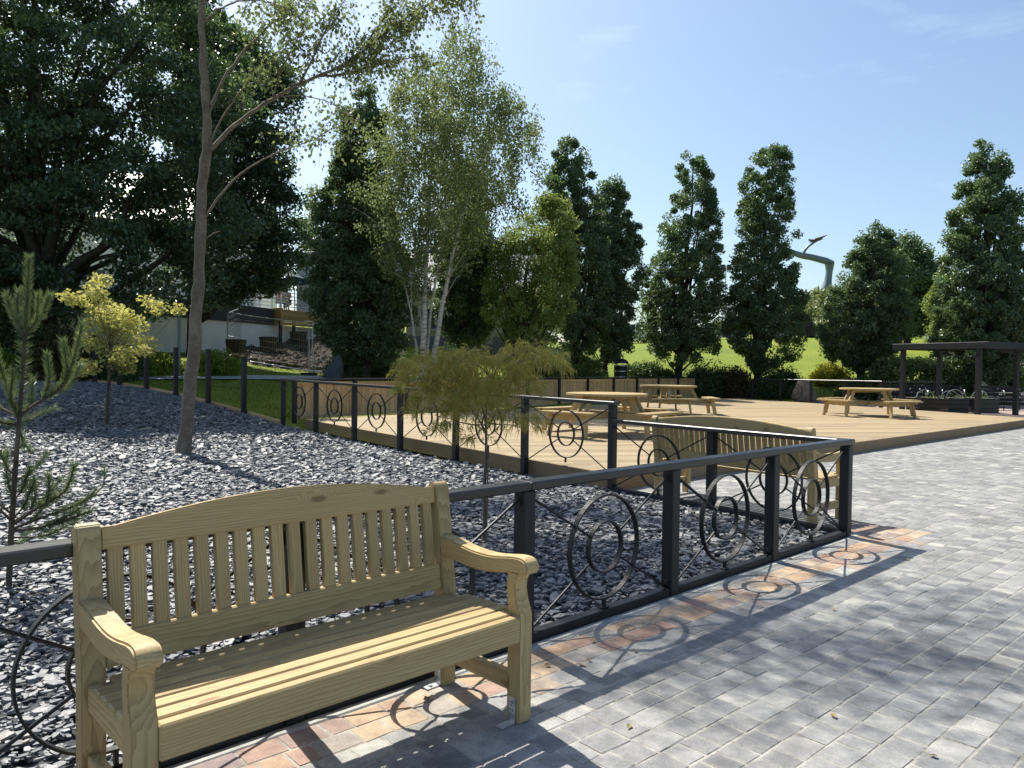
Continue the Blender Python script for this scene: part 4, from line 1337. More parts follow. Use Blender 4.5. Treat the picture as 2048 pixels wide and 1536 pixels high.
# leaning birch in the slate bed
def leaning_birch():
    r_ = rng(160)
    d = 12.1
    base = at(367, 903, d); base[2] = float(gz(base[0], base[1]))
    root = empty("leaning_birch", base, 0, "slender leaning tree with grey brown bark growing from the slate bed", "tree")
    tk = MB()
    P = [at(u, v, d) for u, v in ((366, 912), (372, 860), (380, 760), (391, 660), (398, 560), (402, 470), (402, 400), (408, 340), (416, 270), (413, 200), (406, 110), (403, 30), (404, -60), (410, -200), (420, -360), (428, -500))]
    P[0][2] = base[2] - 0.08
    q = curve(P, 60, 0.009, r_)
    s = np.linspace(0, 1, 60)
    rr = np.interp(s, (0, 0.02, 0.06, 0.3, 0.45, 0.58, 0.8, 1), (0.145, 0.112, 0.100, 0.082, 0.070, 0.054, 0.036, 0.012))
    rr = rr * (1 + r_.normal(0, 0.04, 60)); rr[[14, 19, 25, 31, 33]] *= (1.12, 1.1, 1.16, 1.12, 1.1)
    tk.tube(q - base, rr, 12)
    tk.build("trunk", M["trunk"], root, smooth=True)
    br = MB()
    starts = []
    def B(pts, r0, r1, d0=0.0, d1=-0.4, n=20, leafy=(0.35, 1.0), dens=1.0):
        Pn = [at(u, v, d + d0 + (d1 - d0) * i / (len(pts) - 1)) for i, (u, v) in enumerate(pts)]
        c = curve(Pn, n, 0.006, r_)
        br.tube(c - base, np.linspace(r0, r1, n), 6)
        L = np.linalg.norm(np.diff(c, axis=0), axis=1).sum()
        for _ in range(int(L * 24 * dens)):
            t = r_.uniform(*leafy) * (n - 1); i = int(t); i = min(i, n - 2)
            starts.append(c[i] + (c[i + 1] - c[i]) * (t - i))
        return c
    B([(418, 302), (450, 268), (490, 232), (545, 198), (600, 165), (640, 152), (690, 130), (740, 92), (800, 42), (870, 2), (940, -45)], 0.036, 0.008, 0, -0.6, 34, (0.52, 1), 1.7)
    B([(640, 152), (690, 150), (745, 132), (800, 118), (860, 110)], 0.022, 0.006, -0.25, -0.1, leafy=(0.2, 1), dens=1.5)
    B([(600, 165), (624, 120), (650, 60), (690, 0)], 0.020, 0.006, -0.2, 0.2, leafy=(0.3, 1), dens=1.5)
    B([(700, 124), (760, 50), (800, -20)], 0.02, 0.006, -0.3, 0.0, leafy=(0.2, 1), dens=1.6)
    B([(545, 198), (560, 140), (600, 70), (620, 10)], 0.018, 0.005, -0.15, -0.5, leafy=(0.3, 1), dens=1.3)
    B([(416, 230), (445, 155), (490, 98), (532, 58), (580, 10), (640, -50)], 0.026, 0.006, 0, 0.5, leafy=(0.55, 1), dens=1.3)
    B([(420, 288), (440, 240), (475, 190), (515, 140), (540, 120)], 0.018, 0.005, 0, -0.5, leafy=(0.75, 1), dens=0.5)
    B([(413, 432), (440, 388), (480, 346), (540, 310), (580, 294), (625, 285), (660, 258), (692, 238)], 0.02, 0.004, 0, -0.4, leafy=(0.75, 1), dens=0.35)
    B([(540, 195), (600, 190), (650, 200), (690, 222), (712, 250)], 0.012, 0.003, -0.1, 0.1, leafy=(0.5, 1), dens=0.4)
    B([(580, 175), (590, 215), (578, 250), (585, 285)], 0.007, 0.002, -0.2, -0.2, leafy=(0.6, 1), dens=0.4)
    B([(650, 200), (665, 225), (668, 250)], 0.006, 0.002, 0, 0, leafy=(0.4, 1), dens=0.7)
    B([(404, 48), (440, 15), (490, -2), (540, 4), (580, 20)], 0.018, 0.004, 0, -0.4, leafy=(0.5, 1), dens=0.8)
    B([(410, 478), (424, 468), (440, 462)], 0.012, 0.005, 0, -0.1, 6, (0.9, 1), 0.0)
    B([(404, -20), (520, -120), (640, -200), (760, -230)], 0.04, 0.008, 0, -0.8, leafy=(0.4, 1), dens=1.3)
    # the part of the crown above the picture, which throws the dappled shade
    for k in range(24):
        tip = np.array((-2.75, 10.6, 9.6)) + unit(r_.normal(0, 1, 3)) * np.array((2.5, 2.1, 1.5)) * r_.random() ** 0.5
        t0 = q[r_.integers(40, 58)]
        m = (t0 + tip) / 2 + np.array((0, 0, 0.35))
        c = curve([t0, m, tip], 12, 0.01, r_)
        br.tube(c - base, np.linspace(0.02, 0.005, 12), 5)
        for _ in range(20):
            starts.append(c[r_.integers(4, 12)])
    shade = [(1380, 1215), (1450, 1240), (1560, 1270), (1640, 1300), (1700, 1330), (1240, 1270), (1150, 1310), (1330, 1340), (1480, 1330), (1800, 1230), (1920, 1200), (2000, 1260), (1850, 1330), (2030, 1440), (1100, 1240), (1250, 1190), (1580, 1345), (1740, 1290), (1960, 1330),
             (1150, 1110), (1250, 1060), (1400, 1090), (1260, 1000), (1090, 1010), (1120, 1180), (1330, 1130), (1480, 1060)]
    leaves, dirs = [], []
    for (u_, v_) in shade:
        ry = ray(u_, v_); g_ = np.array((ry.x, ry.y)) * (-CAM_H / ry.z)
        h_ = r_.uniform(8.5, 10.3)
        c0 = np.array((g_[0] + SUN.x / SUN.z * h_, g_[1] + SUN.y / SUN.z * h_, h_))
        k = int(r_.uniform(160, 330))
        leaves.append(c0 + r_.normal(0, 1, (k, 3)) * np.array((0.30, 0.30, 0.22)))
        t0 = q[r_.integers(38, 56)]
        c = curve([t0, (t0 + c0) / 2 + (0, 0, 0.4), c0], 14, 0.02, r_)
        br.tube(c - base, np.linspace(0.022, 0.005, 14), 5)
    # hanging twigs with leaves
    for sp in starts:
        Ln = r_.uniform(0.15, 0.95)
        w = unit(r_.normal(0, 1, 3)) * np.array((1, 1, 0.5))
        pts = [sp, sp + w * Ln * 0.45 + (0, 0, -0.02), sp + w * Ln * 0.7 + (0, 0, -Ln * 0.5)]
        c = curve(pts, 6)
        br.tube(c - base, np.linspace(0.0035, 0.0018, 6), 3, cap=False)
        k = r_.integers(6, 15)
        t = r_.uniform(0.25, 1, k) * 5; i = np.minimum(t.astype(int), 4)
        p = c[i] + (c[i + 1] - c[i]) * (t - i)[:, None] + r_.normal(0, 0.06, (k, 3))
        leaves.append(p)
    br.build("branches", M["trunk"], root, smooth=True)
    Pl = np.concatenate(leaves)
    leaf_mesh("crown", Pl - base, 0.068, 0.050, LM["birch"], root, r_, 0.2, 0.6)
leaning_birch()

# threadleaf maple in the slate bed
def lace_maple():
    r_ = rng(170)
    d = 6.45
    base = np.array((-0.24, d, 0.0))
    root = empty("threadleaf_maple", base, 0, "small weeping threadleaf maple with thin yellow green leaves in the slate bed", "tree")
    tk = MB()
    def L(pts, r0, r1, n=16, d0=0.0, d1=0.0):
        c = curve([at(u, v, d + d0 + (d1 - d0) * i / (len(pts) - 1)) for i, (u, v) in enumerate(pts)], n, 0.002, r_)
        tk.tube(c - base, np.linspace(r0 * 0.75, r1 * 0.6, n), 7); return c
    L([(968, 1090), (969, 1000), (971, 920), (974, 870), (970, 830), (972, 790), (985, 750)], 0.028, 0.010)
    ends = []
    specs = [[(973, 865), (955, 835), (930, 800), (900, 770)], [(973, 860), (990, 830), (1010, 790), (1030, 750)], [(971, 840), (960, 800), (945, 760), (930, 725)], [(972, 845), (1000, 850), (1030, 850), (1055, 862)],
             [(972, 850), (940, 850), (905, 840), (870, 830)], [(985, 755), (1000, 725), (1035, 705), (1075, 700)], [(930, 800), (890, 770), (850, 755), (810, 765)], [(985, 760), (960, 730), (915, 712), (870, 715)], [(1010, 790), (1050, 770), (1090, 750)]]
    for i, s in enumerate(specs):
        L(s, 0.010, 0.003, 14, 0, r_.uniform(-0.45, 0.45))
    tk.tube(curve([(0.035, -0.02, -0.02), (0.04, -0.02, 0.35), (0.045, -0.02, 0.80)], 8), 0.009, 6)
    tk.build("trunk", M["trunk"], root, smooth=True)
    # crown of layered drooping mops
    caps = [(865, 735, 82, 52), (935, 722, 70, 45), (1050, 712, 75, 45), (1095, 728, 50, 40), (985, 745, 80, 55), (835, 765, 58, 58), (900, 785, 85, 62), (970, 800, 70, 60), (1030, 770, 65, 50), (860, 812, 60, 42), (925, 838, 60, 48), (1055, 850, 48, 42), (1010, 835, 42, 32), (955, 870, 34, 25), (890, 855, 36, 22)]
    A, Dn, Rn = [], [], []
    for (u, v, ru, rv) in caps:
        c = at(u, v, d); sx, sz = ru * d / FPX, rv * d / FPX
        n = int(ru * rv * 0.044 * (0.62 if v > 800 else 1.0))
        yo = r_.uniform(-0.28, 0.28)
        g = unit(r_.normal(0, 1, (n, 3))); g[:, 2] = np.abs(g[:, 2]) * 1.15 - 0.28
        rr = r_.uniform(0.55, 1.04, n)
        p = c + (0, yo, -0.02) + g * rr[:, None] * np.array((sx, sx * 0.85, sz))
        A.append(p); Dn.append(g * np.array((1, 1, 0.12)))
        Rn.append(np.clip(0.35 + 0.35 * r_.random(n) + 0.5 * (r_.random(n) < 0.10) + 0.25 * (u > 1035) * (v > 820), 0, 1))
    A, Dn, Rn = np.concatenate(A), np.concatenate(Dn), np.concatenate(Rn)
    # each leaf: seven hair-thin lobes that arch out and hang
    nl = 7
    n = len(A)
    Dn = unit(Dn + r_.normal(0, 0.35, Dn.shape))
    P = np.repeat(A, nl, 0); o = unit(np.repeat(Dn, nl, 0) + r_.normal(0, 0.62, (n * nl, 3)))
    Ls = r_.uniform(0.05, 0.105, n * nl)[:, None]; w = r_.uniform(0.0018, 0.0034, n * nl)[:, None]
    dn = np.array((0, 0, -1.0))
    p1 = P + o * Ls * 0.45 + dn * Ls * 0.08
    p2 = p1 + unit(o * 0.75 + dn * 0.75) * Ls * 0.35
    p3 = p2 + unit(o * 0.3 + dn) * Ls * 0.35
    s = unit(np.cross(o, r_.normal(0, 1, o.shape)))
    V = np.stack((P - s * w * 0.5, P + s * w * 0.5, p1 + s * w, p1 - s * w, p2 + s * w * 0.9, p2 - s * w * 0.9, p3), 1)
    nq = n * nl
    b = np.arange(nq)[:, None] * 7
    loops = np.concatenate((b + np.array([[0, 1, 2, 3]]), b + np.array([[3, 2, 4, 5]]), b + np.array([[5, 4, 6]])), 1)
    raw_mesh("crown", V.reshape(-1, 3) - base, loops.ravel(), np.tile((4, 4, 3), nq), LM["lace"], root, {"rnd": np.repeat(np.repeat(Rn, nl), 7)})
lace_maple()

# young pine
def young_pine():
    r_ = rng(180)
    d = 5.04
    base = np.array((-3.36, d, 0.0))
    root = empty("young_pine", base, 0, "young pine with upright needle candles growing through the slate bed", "tree")
    tk = MB()
    N_, O_, R_n = [], [], []
    def shoot(pts, r0, r1, den, d0=0.0, d1=0.0, needle=0.062, start=0.0, ang=0.62, bright=0.5):
        Pn = [at(u, v, d + d0 + (d1 - d0) * i / (len(pts) - 1)) for i, (u, v) in enumerate(pts)]
        n = 14; c = curve(Pn, n)
        tk.tube(c - base, np.linspace(r0, r1, n), 6)
        L = np.linalg.norm(np.diff(c, axis=0), axis=1).sum()
        k = int(L * (1 - start) * den)
        t = r_.uniform(start, 1, k) * (n - 1); i = np.minimum(t.astype(int), n - 2)
        p = c[i] + (c[i + 1] - c[i]) * (t - i)[:, None]
        tg = unit(c[i + 1] - c[i])
        o = unit(tg * math.cos(ang) / math.sin(ang) * 1.0 + unit(np.cross(tg, r_.normal(0, 1, (k, 3)))))
        N_.append(p); O_.append(o * (needle * r_.uniform(0.7, 1.2, k))[:, None]); R_n.append(np.clip(bright + r_.normal(0, 0.22, k), 0, 1))
    D = 1500
    shoot([(17, 1180), (22, 1060), (30, 950), (38, 840), (46, 740), (50, 662)], 0.019, 0.011, 620, start=0.66, ang=1.1, bright=0.2, needle=0.07)
    shoot([(50, 664), (54, 600), (58, 516)], 0.012, 0.006, D, bright=0.45)
    shoot([(49, 668), (28, 632), (12, 592)], 0.009, 0.005, D, bright=0.55)
    shoot([(50, 668), (82, 632), (99, 590)], 0.009, 0.005, D, bright=0.6)
    shoot([(48, 670), (34, 640), (36, 580)], 0.008, 0.004, D * 0.8, 0, 0.1)
    shoot([(52, 668), (74, 640), (76, 590)], 0.008, 0.004, D * 0.8, 0, -0.1, bright=0.6)
    shoot([(38, 832), (85, 798), (125, 778), (148, 722), (164, 648)], 0.012, 0.005, D * 0.8, 0, -0.2, start=0.25, bright=0.5)
    shoot([(85, 798), (100, 762), (94, 708)], 0.008, 0.004, D, -0.05, -0.05)
    shoot([(120, 780), (136, 742), (126, 682)], 0.008, 0.004, D, -0.1, -0.2)
    shoot([(110, 786), (140, 770), (160, 730)], 0.007, 0.004, D, -0.1, 0.1)
    shoot([(37, 828), (18, 780), (2, 740), (-14, 680)], 0.011, 0.005, D, 0, -0.15, start=0.2, bright=0.6)
    shoot([(37, 832), (-5, 815), (-40, 780), (-60, 720)], 0.011, 0.005, D, 0, 0.1, start=0.2)
    shoot([(36, 836), (20, 800), (26, 742)], 0.008, 0.004, D, 0, -0.2)
    shoot([(38, 836), (60, 810), (66, 758)], 0.008, 0.004, D, 0, 0.2)
    shoot([(36, 850), (70, 830), (110, 815)], 0.009, 0.004, D * 0.8, 0, 0.3, bright=0.25)
    shoot([(36, 850), (0, 845), (-40, 838)], 0.009, 0.004, D * 0.8, 0, -0.3, bright=0.25)
    shoot([(25, 1050), (80, 1012), (135, 985), (148, 932)], 0.011, 0.004, D * 0.8, 0, -0.2, start=0.35, bright=0.4)
    shoot([(24, 1058), (100, 1030), (168, 1005), (190, 982)], 0.011, 0.004, D * 0.8, 0, 0.1, start=0.4, bright=0.45)
    shoot([(24, 1062), (80, 1055), (140, 1040), (178, 1022)], 0.010, 0.004, D * 0.8, 0, -0.3, start=0.4, bright=0.35)
    shoot([(90, 1010), (100, 980), (96, 950)], 0.007, 0.003, D * 0.8, -0.1, -0.1)
    shoot([(60, 1020), (74, 985), (66, 962)], 0.007, 0.003, D * 0.7, -0.1, 0.0, bright=0.3)
    shoot([(150, 1015), (190, 990), (208, 972), (209, 934)], 0.006, 0.003, D * 0.6, 0.05, 0.3, start=0.72, needle=0.045, bright=0.6)
    shoot([(26, 1045), (-20, 1000), (-50, 950)], 0.010, 0.004, D * 0.8, 0, -0.2, start=0.3)
    shoot([(26, 1000), (12, 950), (14, 905)], 0.008, 0.004, D * 0.8, 0, 0.15, bright=0.6)
    shoot([(34, 900), (50, 885), (40, 860)], 0.006, 0.003, D * 0.5, 0, 0.1)
    for (a, b) in (((24, 1045), (120, 960)), ((24, 1060), (110, 990)), ((22, 1075), (150, 1045)), ((24, 1040), (70, 960)), ((30, 960), (95, 905)), ((26, 1030), (-30, 960)), ((24, 1064), (160, 1018)), ((28, 1000), (60, 935)), ((30, 950), (0, 900)), ((36, 850), (60, 900)), ((22, 1085), (60, 1060))):
        m_ = ((a[0] + b[0]) / 2, (a[1] + b[1]) / 2 + 14)
        shoot([a, m_, b], 0.007, 0.003, D * 0.75, 0, r_.uniform(-0.35, 0.35), start=0.35, bright=0.35)
    tk.build("trunk", M["bark"], root, smooth=True)
    P, O, Rn = np.concatenate(N_), np.concatenate(O_), np.concatenate(R_n)
    n = len(P)
    s = unit(np.cross(O, r_.normal(0, 1, O.shape))) * 0.0014
    V = np.stack((P - s, P + s, P + O * 0.6 + s * 0.9, P + O * 0.6 - s * 0.9, P + O), 1).reshape(-1, 3)
    b = np.arange(n)[:, None] * 5
    loops = np.concatenate((b + np.array([[0, 1, 2, 3]]), b + np.array([[3, 2, 4]])), 1)
    raw_mesh("crown", V - base, loops.ravel(), np.tile((4, 3), n), LM["pine"], root, {"rnd": np.repeat(Rn, 5)})
young_pine()

# golden acer
def golden_acer():
    r_ = rng(190)
    d = 15.2
    base = at(213, 850, d); base[2] = float(gz(base[0], base[1]))
    root = empty("golden_acer", base, 0, "small tree with golden yellow leaves on a thin stem in the slate bed", "tree")
    cl = [(200, 560, 20), (214, 585, 20), (165, 588, 20), (128, 594, 20), (150, 600, 18), (178, 612, 28), (222, 630, 30), (262, 636, 26), (300, 612, 20), (334, 616, 15), (282, 650, 25), (215, 662, 35), (182, 680, 30), (262, 688, 30), (225, 708, 35), (178, 735, 20), (268, 712, 22), (160, 742, 14), (286, 700, 14), (205, 735, 20), (240, 735, 18), (316, 606, 14), (190, 640, 26)]
    C = [at(u, v, d) + (0, r_.uniform(-0.55, 0.55), 0) for u, v, r in cl]
    R = [r * d / FPX * 1.1 for u, v, r in cl]
    P, idx = blobs(C, R, [int(16 + r * r * 0.27) for u, v, r in cl], r_, (1.1, 1.1, 0.8))
    leaf_mesh("crown", P - base, 0.058, 0.040, LM["yellow"], root, r_, 0.9, 0.1, lobes=5, rn=np.clip(r_.random(len(P)) * 0.6 + 0.4 * r_.random(len(C))[idx], 0, 1))
    tk = MB()
    st = curve([base + (0, 0, -0.05), at(214, 800, d), at(219, 740, d), at(221, 690, d), at(218, 640, d)], 16)
    tk.tube(st - base, np.linspace(0.030, 0.013, 16), 7)
    tk.tube(curve([base + (0.06, -0.03, -0.05), base + (0.075, -0.03, 0.45), base + (0.09, -0.03, 0.95)], 6) - base, 0.014, 6)
    for i, c in enumerate(C):
        k = min(15, 6 + int(8 * r_.random()))
        tk.tube(curve([st[k], (st[k] + c) / 2 - (0, 0, 0.05), c], 8) - base, np.linspace(0.010, 0.003, 8), 5)
    tk.build("trunk", M["bark"], root, smooth=True)
golden_acer()

# ------------------------------------------------------------------ shrubs and hedges
def gp(u, d): 
    x = at(u, 735, d)[0]
    return (x, d, float(tz(x, d)))
def wpx(px, d): return px * d / FPX
SH = [
 ("green_shrub", "bright green leafy shrub behind the bare posts beside the golden tree", "shrub", 300, 25, (150, 1.4, 0.95), "lime", 90, 70, 0.10, 0.3),
 ("green_shrub", "bright green leafy shrub between the grey trunk and the mesh fence", "shrub", 430, 25.5, (130, 1.4, 0.9), "lime", 80, 70, 0.10, 0.3),
 ("dark_shrub", "dark evergreen shrub at the back edge of the slate bed behind the pine", "shrub", 30, 23.5, (240, 2.0, 2.2), "hedge", 170, 100, 0.12, 0.42),
 ("dark_shrub", "dark evergreen shrub in shade below the golden tree", "shrub", 215, 23.5, (130, 1.6, 1.1), "hedge", 110, 80, 0.11, 0.36),
 ("bronze_shrub", "bronze leaved shrub between the pine and the golden tree", "shrub", 128, 22.6, (100, 1.4, 2.0), "copper", 120, 90, 0.10, 0.34),
 ("lime_shrub", "small bright shrub at the bed corner behind the pine", "shrub", 5, 22.2, (60, 1.0, 1.1), "lime", 50, 70, 0.09, 0.28),
 ("dark_shrub", "dark shrub at the foot of the tall oak beside the dug soil", "shrub", 770, 28.5, (120, 1.6, 1.2), "hedge", 110, 80, 0.11, 0.36),
 ("dark_shrub", "dark shrub below the cottage wall near the birch stems", "shrub", 905, 30.0, (140, 1.6, 1.3), "hedge", 100, 80, 0.11, 0.36),
 ("ivy_shrub", "leafy shrub growing round the standing slate", "shrub", 690, 26.6, (80, 1.2, 1.1), "hedge", 70, 80, 0.10, 0.3),
 ("dark_shrub", "dark shrub behind the boarded fence below the rowan", "shrub", 1085, 31.5, (170, 1.8, 1.3), "hedge", 130, 80, 0.12, 0.4),
 ("green_shrub", "mid green shrub behind the boarded fence beside the bin", "shrub", 1165, 33.0, (100, 1.4, 1.2), "rowan", 80, 80, 0.12, 0.35),
 ("clipped_hedge", "low clipped hedge below the grass bank behind the fence", "hedge", 1300, 36.5, (150, 1.4, 0.95), "hedge", 120, 80, 0.12, 0.36),
 ("dark_shrub", "large dark shrub between the two upright oaks beyond the fence end", "shrub", 1430, 34.5, (150, 2.2, 1.6), "hedge", 170, 90, 0.13, 0.45),
 ("russet_shrub", "loose green and russet shrub beside the flat topped oak", "shrub", 1478, 33.6, (80, 1.5, 1.7), "copper", 100, 80, 0.12, 0.4),
 ("dark_shrub", "dark shrub behind the ring railing beside the sandstone", "shrub", 1565, 34.0, (110, 1.8, 1.25), "hedge", 120, 90, 0.12, 0.4),
 ("yellow_shrub", "rounded yellow leaved shrub behind the standing sandstone", "shrub", 1662, 34.9, (88, 1.5, 1.0), "goldbush", 100, 90, 0.10, 0.32),
 ("dark_shrub", "low dark shrub behind the picnic table railing below the oak", "shrub", 1735, 32.0, (140, 1.6, 0.95), "hedge", 110, 80, 0.12, 0.36),
 ("green_shrub", "fresh green shrub between the low oak and the clipped hedge", "shrub", 1752, 31.6, (50, 1.0, 1.3), "rowan", 50, 80, 0.10, 0.3),
]
for i, (nm, lab, cat, u, d, sz, mt, ncl, per, lf, clr) in enumerate(SH):
    c = gp(u, d)
    shrub(nm, lab, cat, c, (wpx(sz[0], d), sz[1], sz[2]), 300 + i, mt, ncl, per, lf, clr, group=("dark evergreen shrubs" if nm == "dark_shrub" else None))
c = gp(1860, 30.6)
shrub("clipped_hedge", "tall clipped green hedge behind the dark pergola", "hedge", c, (wpx(195, 30), 1.8, 1.75), 340, "hedge", 420, 70, 0.11, 0.32, box=True)
c = gp(1985, 33.5)
shrub("dark_shrub", "dark shrub between the pergola and the brown steps", "shrub", (c[0] - 0.6, c[1] - 1.5, c[2]), (2.2, 1.8, 1.6), 341, "hedge", 130, 80, 0.12, 0.4, group="dark evergreen shrubs")

def bank_cover():
    r_ = rng(350)
    n = 60000
    x = r_.uniform(17, 44, n); y = r_.uniform(62, 76, n)
    z = tz(x, y) + np.abs(r_.normal(0, 0.35, n)) + 0.5 * np.sin(x * 1.7) * np.cos(y * 1.1)
    keep = tz(x, y) > 4.6
    P = np.stack((x, y, z), 1)[keep]
    o = leaf_mesh("bank_vegetation", P, 0.42, 0.24, LM["bank"], None, r_, 0.6, -0.4)
    tag(o, "rough green scrub covering the steep bank under the sculpture", kind="stuff")
bank_cover()

def lawn_blades():
    r_ = rng(360)
    n = 150000
    x = r_.uniform(-14, 9, n); y = r_.uniform(16.5, 40, n)
    k = ~inpoly(x, y, DECK) & ~inpoly(x, y, GRAVEL)
    # thin out what the boarded fence and far ground hide
    s = (x + 5.05) * (16.4) - (y - 17.5) * 13.25
    k &= (s < 0) | (y > 33)
    k &= r_.random(n) < np.clip(1.6 - (y - 16) / 18, 0.1, 1)
    x, y = x[k], y[k]; n = len(x)
    z = tz(x, y)
    h = r_.uniform(0.03, 0.075, n)
    a = r_.uniform(0, 2 * np.pi, n); w = r_.uniform(0.004, 0.009, n)
    dx, dy = np.cos(a) * w, np.sin(a) * w
    lx, ly = r_.normal(0, 0.35, n) * h, r_.normal(0, 0.35, n) * h
    V = np.stack((np.stack((x - dx, y - dy, z - 0.01), -1), np.stack((x + dx, y + dy, z - 0.01), -1), np.stack((x + lx, y + ly, z + h), -1)), 1)
    o = raw_mesh("lawn_grass", V.reshape(-1, 3), np.arange(3 * n), np.full(n, 3), M["blade"], attrs={"rnd": np.repeat(r_.random(n), 3)})
    tag(o, "short green grass of the lawn beside the slate bed", kind="stuff")
lawn_blades()

# ------------------------------------------------------------------ buildings and far things
def rock(name, label, c, size, seed, mat, poly=None, rot=0.0):
    """an upright stone: a lumpy tapering block"""
    r_ = rng(seed)
    bm = bmesh.new()
    bmesh.ops.create_icosphere(bm, subdivisions=4, radius=1.0)
    ph = r_.uniform(0, 6, 9); fr = r_.uniform(1.5, 5, (9, 3))
    for v in bm.verts:
        x, y, z = v.co
        x, y = np.sign(x) * abs(x) ** 0.75, np.sign(y) * abs(y) ** 0.75
        n = sum(math.sin(fr[i] @ np.array((x, y, z)) + ph[i]) for i in range(9)) / 9
        t = (z + 1) / 2
        k = (1.0 - 0.62 * t ** 1.25) * (1 + 0.22 * n)
        v.co = (x * size[0] / 2 * k + (poly or 0) * t, y * size[1] / 2 * k, (t - 0.06) * size[2] * (1 + 0.05 * n))
    me = bpy.data.meshes.new(name); bm.to_mesh(me); bm.free()
    me.materials.append(M[mat])
    o = bpy.data.objects.new(name, me); COL.objects.link(o)
    o.location = tuple(c); o.rotation_euler = (0, 0, rot)
    return tag(o, label, "standing stone")

c = at(1614, 805, 30.4); rock("standing_stone", "brown standing sandstone behind the ring railing beyond the deck", (c[0], 30.6, 0.2), (1.15, 0.7, 1.05), 401, "sandstone", -0.12)
c = at(664, 755, 25.0); rock("standing_stone", "dark leaning slate slab beside the mesh fence foot", (c[0], 25.0, float(tz(c[0], 25.0))), (0.75, 0.3, 0.98), 402, "slate", 0.20)
c = at(1975, 795, 29.0); rock("standing_stone", "rough pinkish boulder at the foot of the brown steps", (c[0], 29.2, 0.15), (1.0, 0.7, 1.1), 403, "sandstone", -0.15, 0.4)

def stone_bed():
    r_ = rng(404)
    n = 900
    c = np.array((12.3, 30.4))
    x = c[0] + r_.normal(0, 0.9, n); y = c[1] + r_.normal(0, 0.7, n)
    k = ~inpoly(x, y, DECK); x, y = x[k], y[k]; n = len(x)
    mb = MB()
    for i in range(n):
        s = r_.uniform(0.05, 0.14)
        mb.box((x[i], y[i], max(0.17, float(tz(x[i], y[i])) + 0.03)), (s, s * r_.uniform(0.5, 1), s * 0.5), 0, s * 0.15, rot=Matrix.Rotation(r_.uniform(0, 3), 4, 'Z') @ Matrix.Rotation(r_.normal(0, 0.4), 4, 'X'))
    o = mb.build("stone_gravel", M["chip"]); tag(o, "loose grey stones round the standing sandstone", kind="stuff")
stone_bed()

def pink_paving():
    mb = MB()
    V = [(x, y, 0.165) for x, y in PINK] + [(x, y, -0.3) for x, y in PINK]
    n = len(PINK)
    ar = sum(PINK[i][0] * PINK[(i + 1) % n][1] - PINK[(i + 1) % n][0] * PINK[i][1] for i in range(n))
    F = [tuple(range(n))] + [(i, i + n, (i + 1) % n + n, (i + 1) % n) for i in range(n)]
    if ar < 0: F = [f[::-1] for f in F]
    mb.add(V, F)
    o = mb.build("pink_pavement", M["pink"]); tag(o, "pinkish paving around the dark pergola", kind="structure")
    # ribbons of path laid on the ground
    def ribbon(name, pts, w, m, lab, lift=0.03):
        P = curve([(x, y, 0) for x, y in pts], 40)
        T = unit(np.gradient(P, axis=0)); Nn = np.stack((-T[:, 1], T[:, 0], 0 * T[:, 0]), 1)
        V = []
        for s in np.linspace(-0.5, 0.5, 5):
            q = P + Nn * w * s; q[:, 2] = tz(q[:, 0], q[:, 1]) + lift; V.append(q)
        V = np.stack(V, 1).reshape(-1, 3)
        i = np.arange(200).reshape(40, 5)
        F = np.stack((i[:-1, :-1], i[:-1, 1:], i[1:, 1:], i[1:, :-1]), -1).reshape(-1, 4)
        p = V[F[50]]
        if np.cross(p[1] - p[0], p[2] - p[0])[2] < 0: F = F[:, ::-1]
        o = raw_mesh(name, V, F.ravel(), np.full(len(F), 4), m, smooth=True); tag(o, lab, kind="structure")
    ribbon("lawn_path", [(-18, 24.0), (-12, 24.2), (-8, 25.2), (-5.5, 27.5), (-5, 33)], 1.9, M["concrete"], "pale path crossing the lawn by the mesh fence", 0.05)
    ribbon("deck_path", [(8.4, 34.6), (9.6, 33.2), (10.6, 32.0)], 1.5, M["concrete"], "pale path at the far end of the deck", 0.05)
    ribbon("bank_road", [(2, 57.5), (14, 56.5), (28, 56), (48, 55)], 6.5, M["concrete"], "road with parked cars along the top of the grass bank", 0.06)
pink_paving()

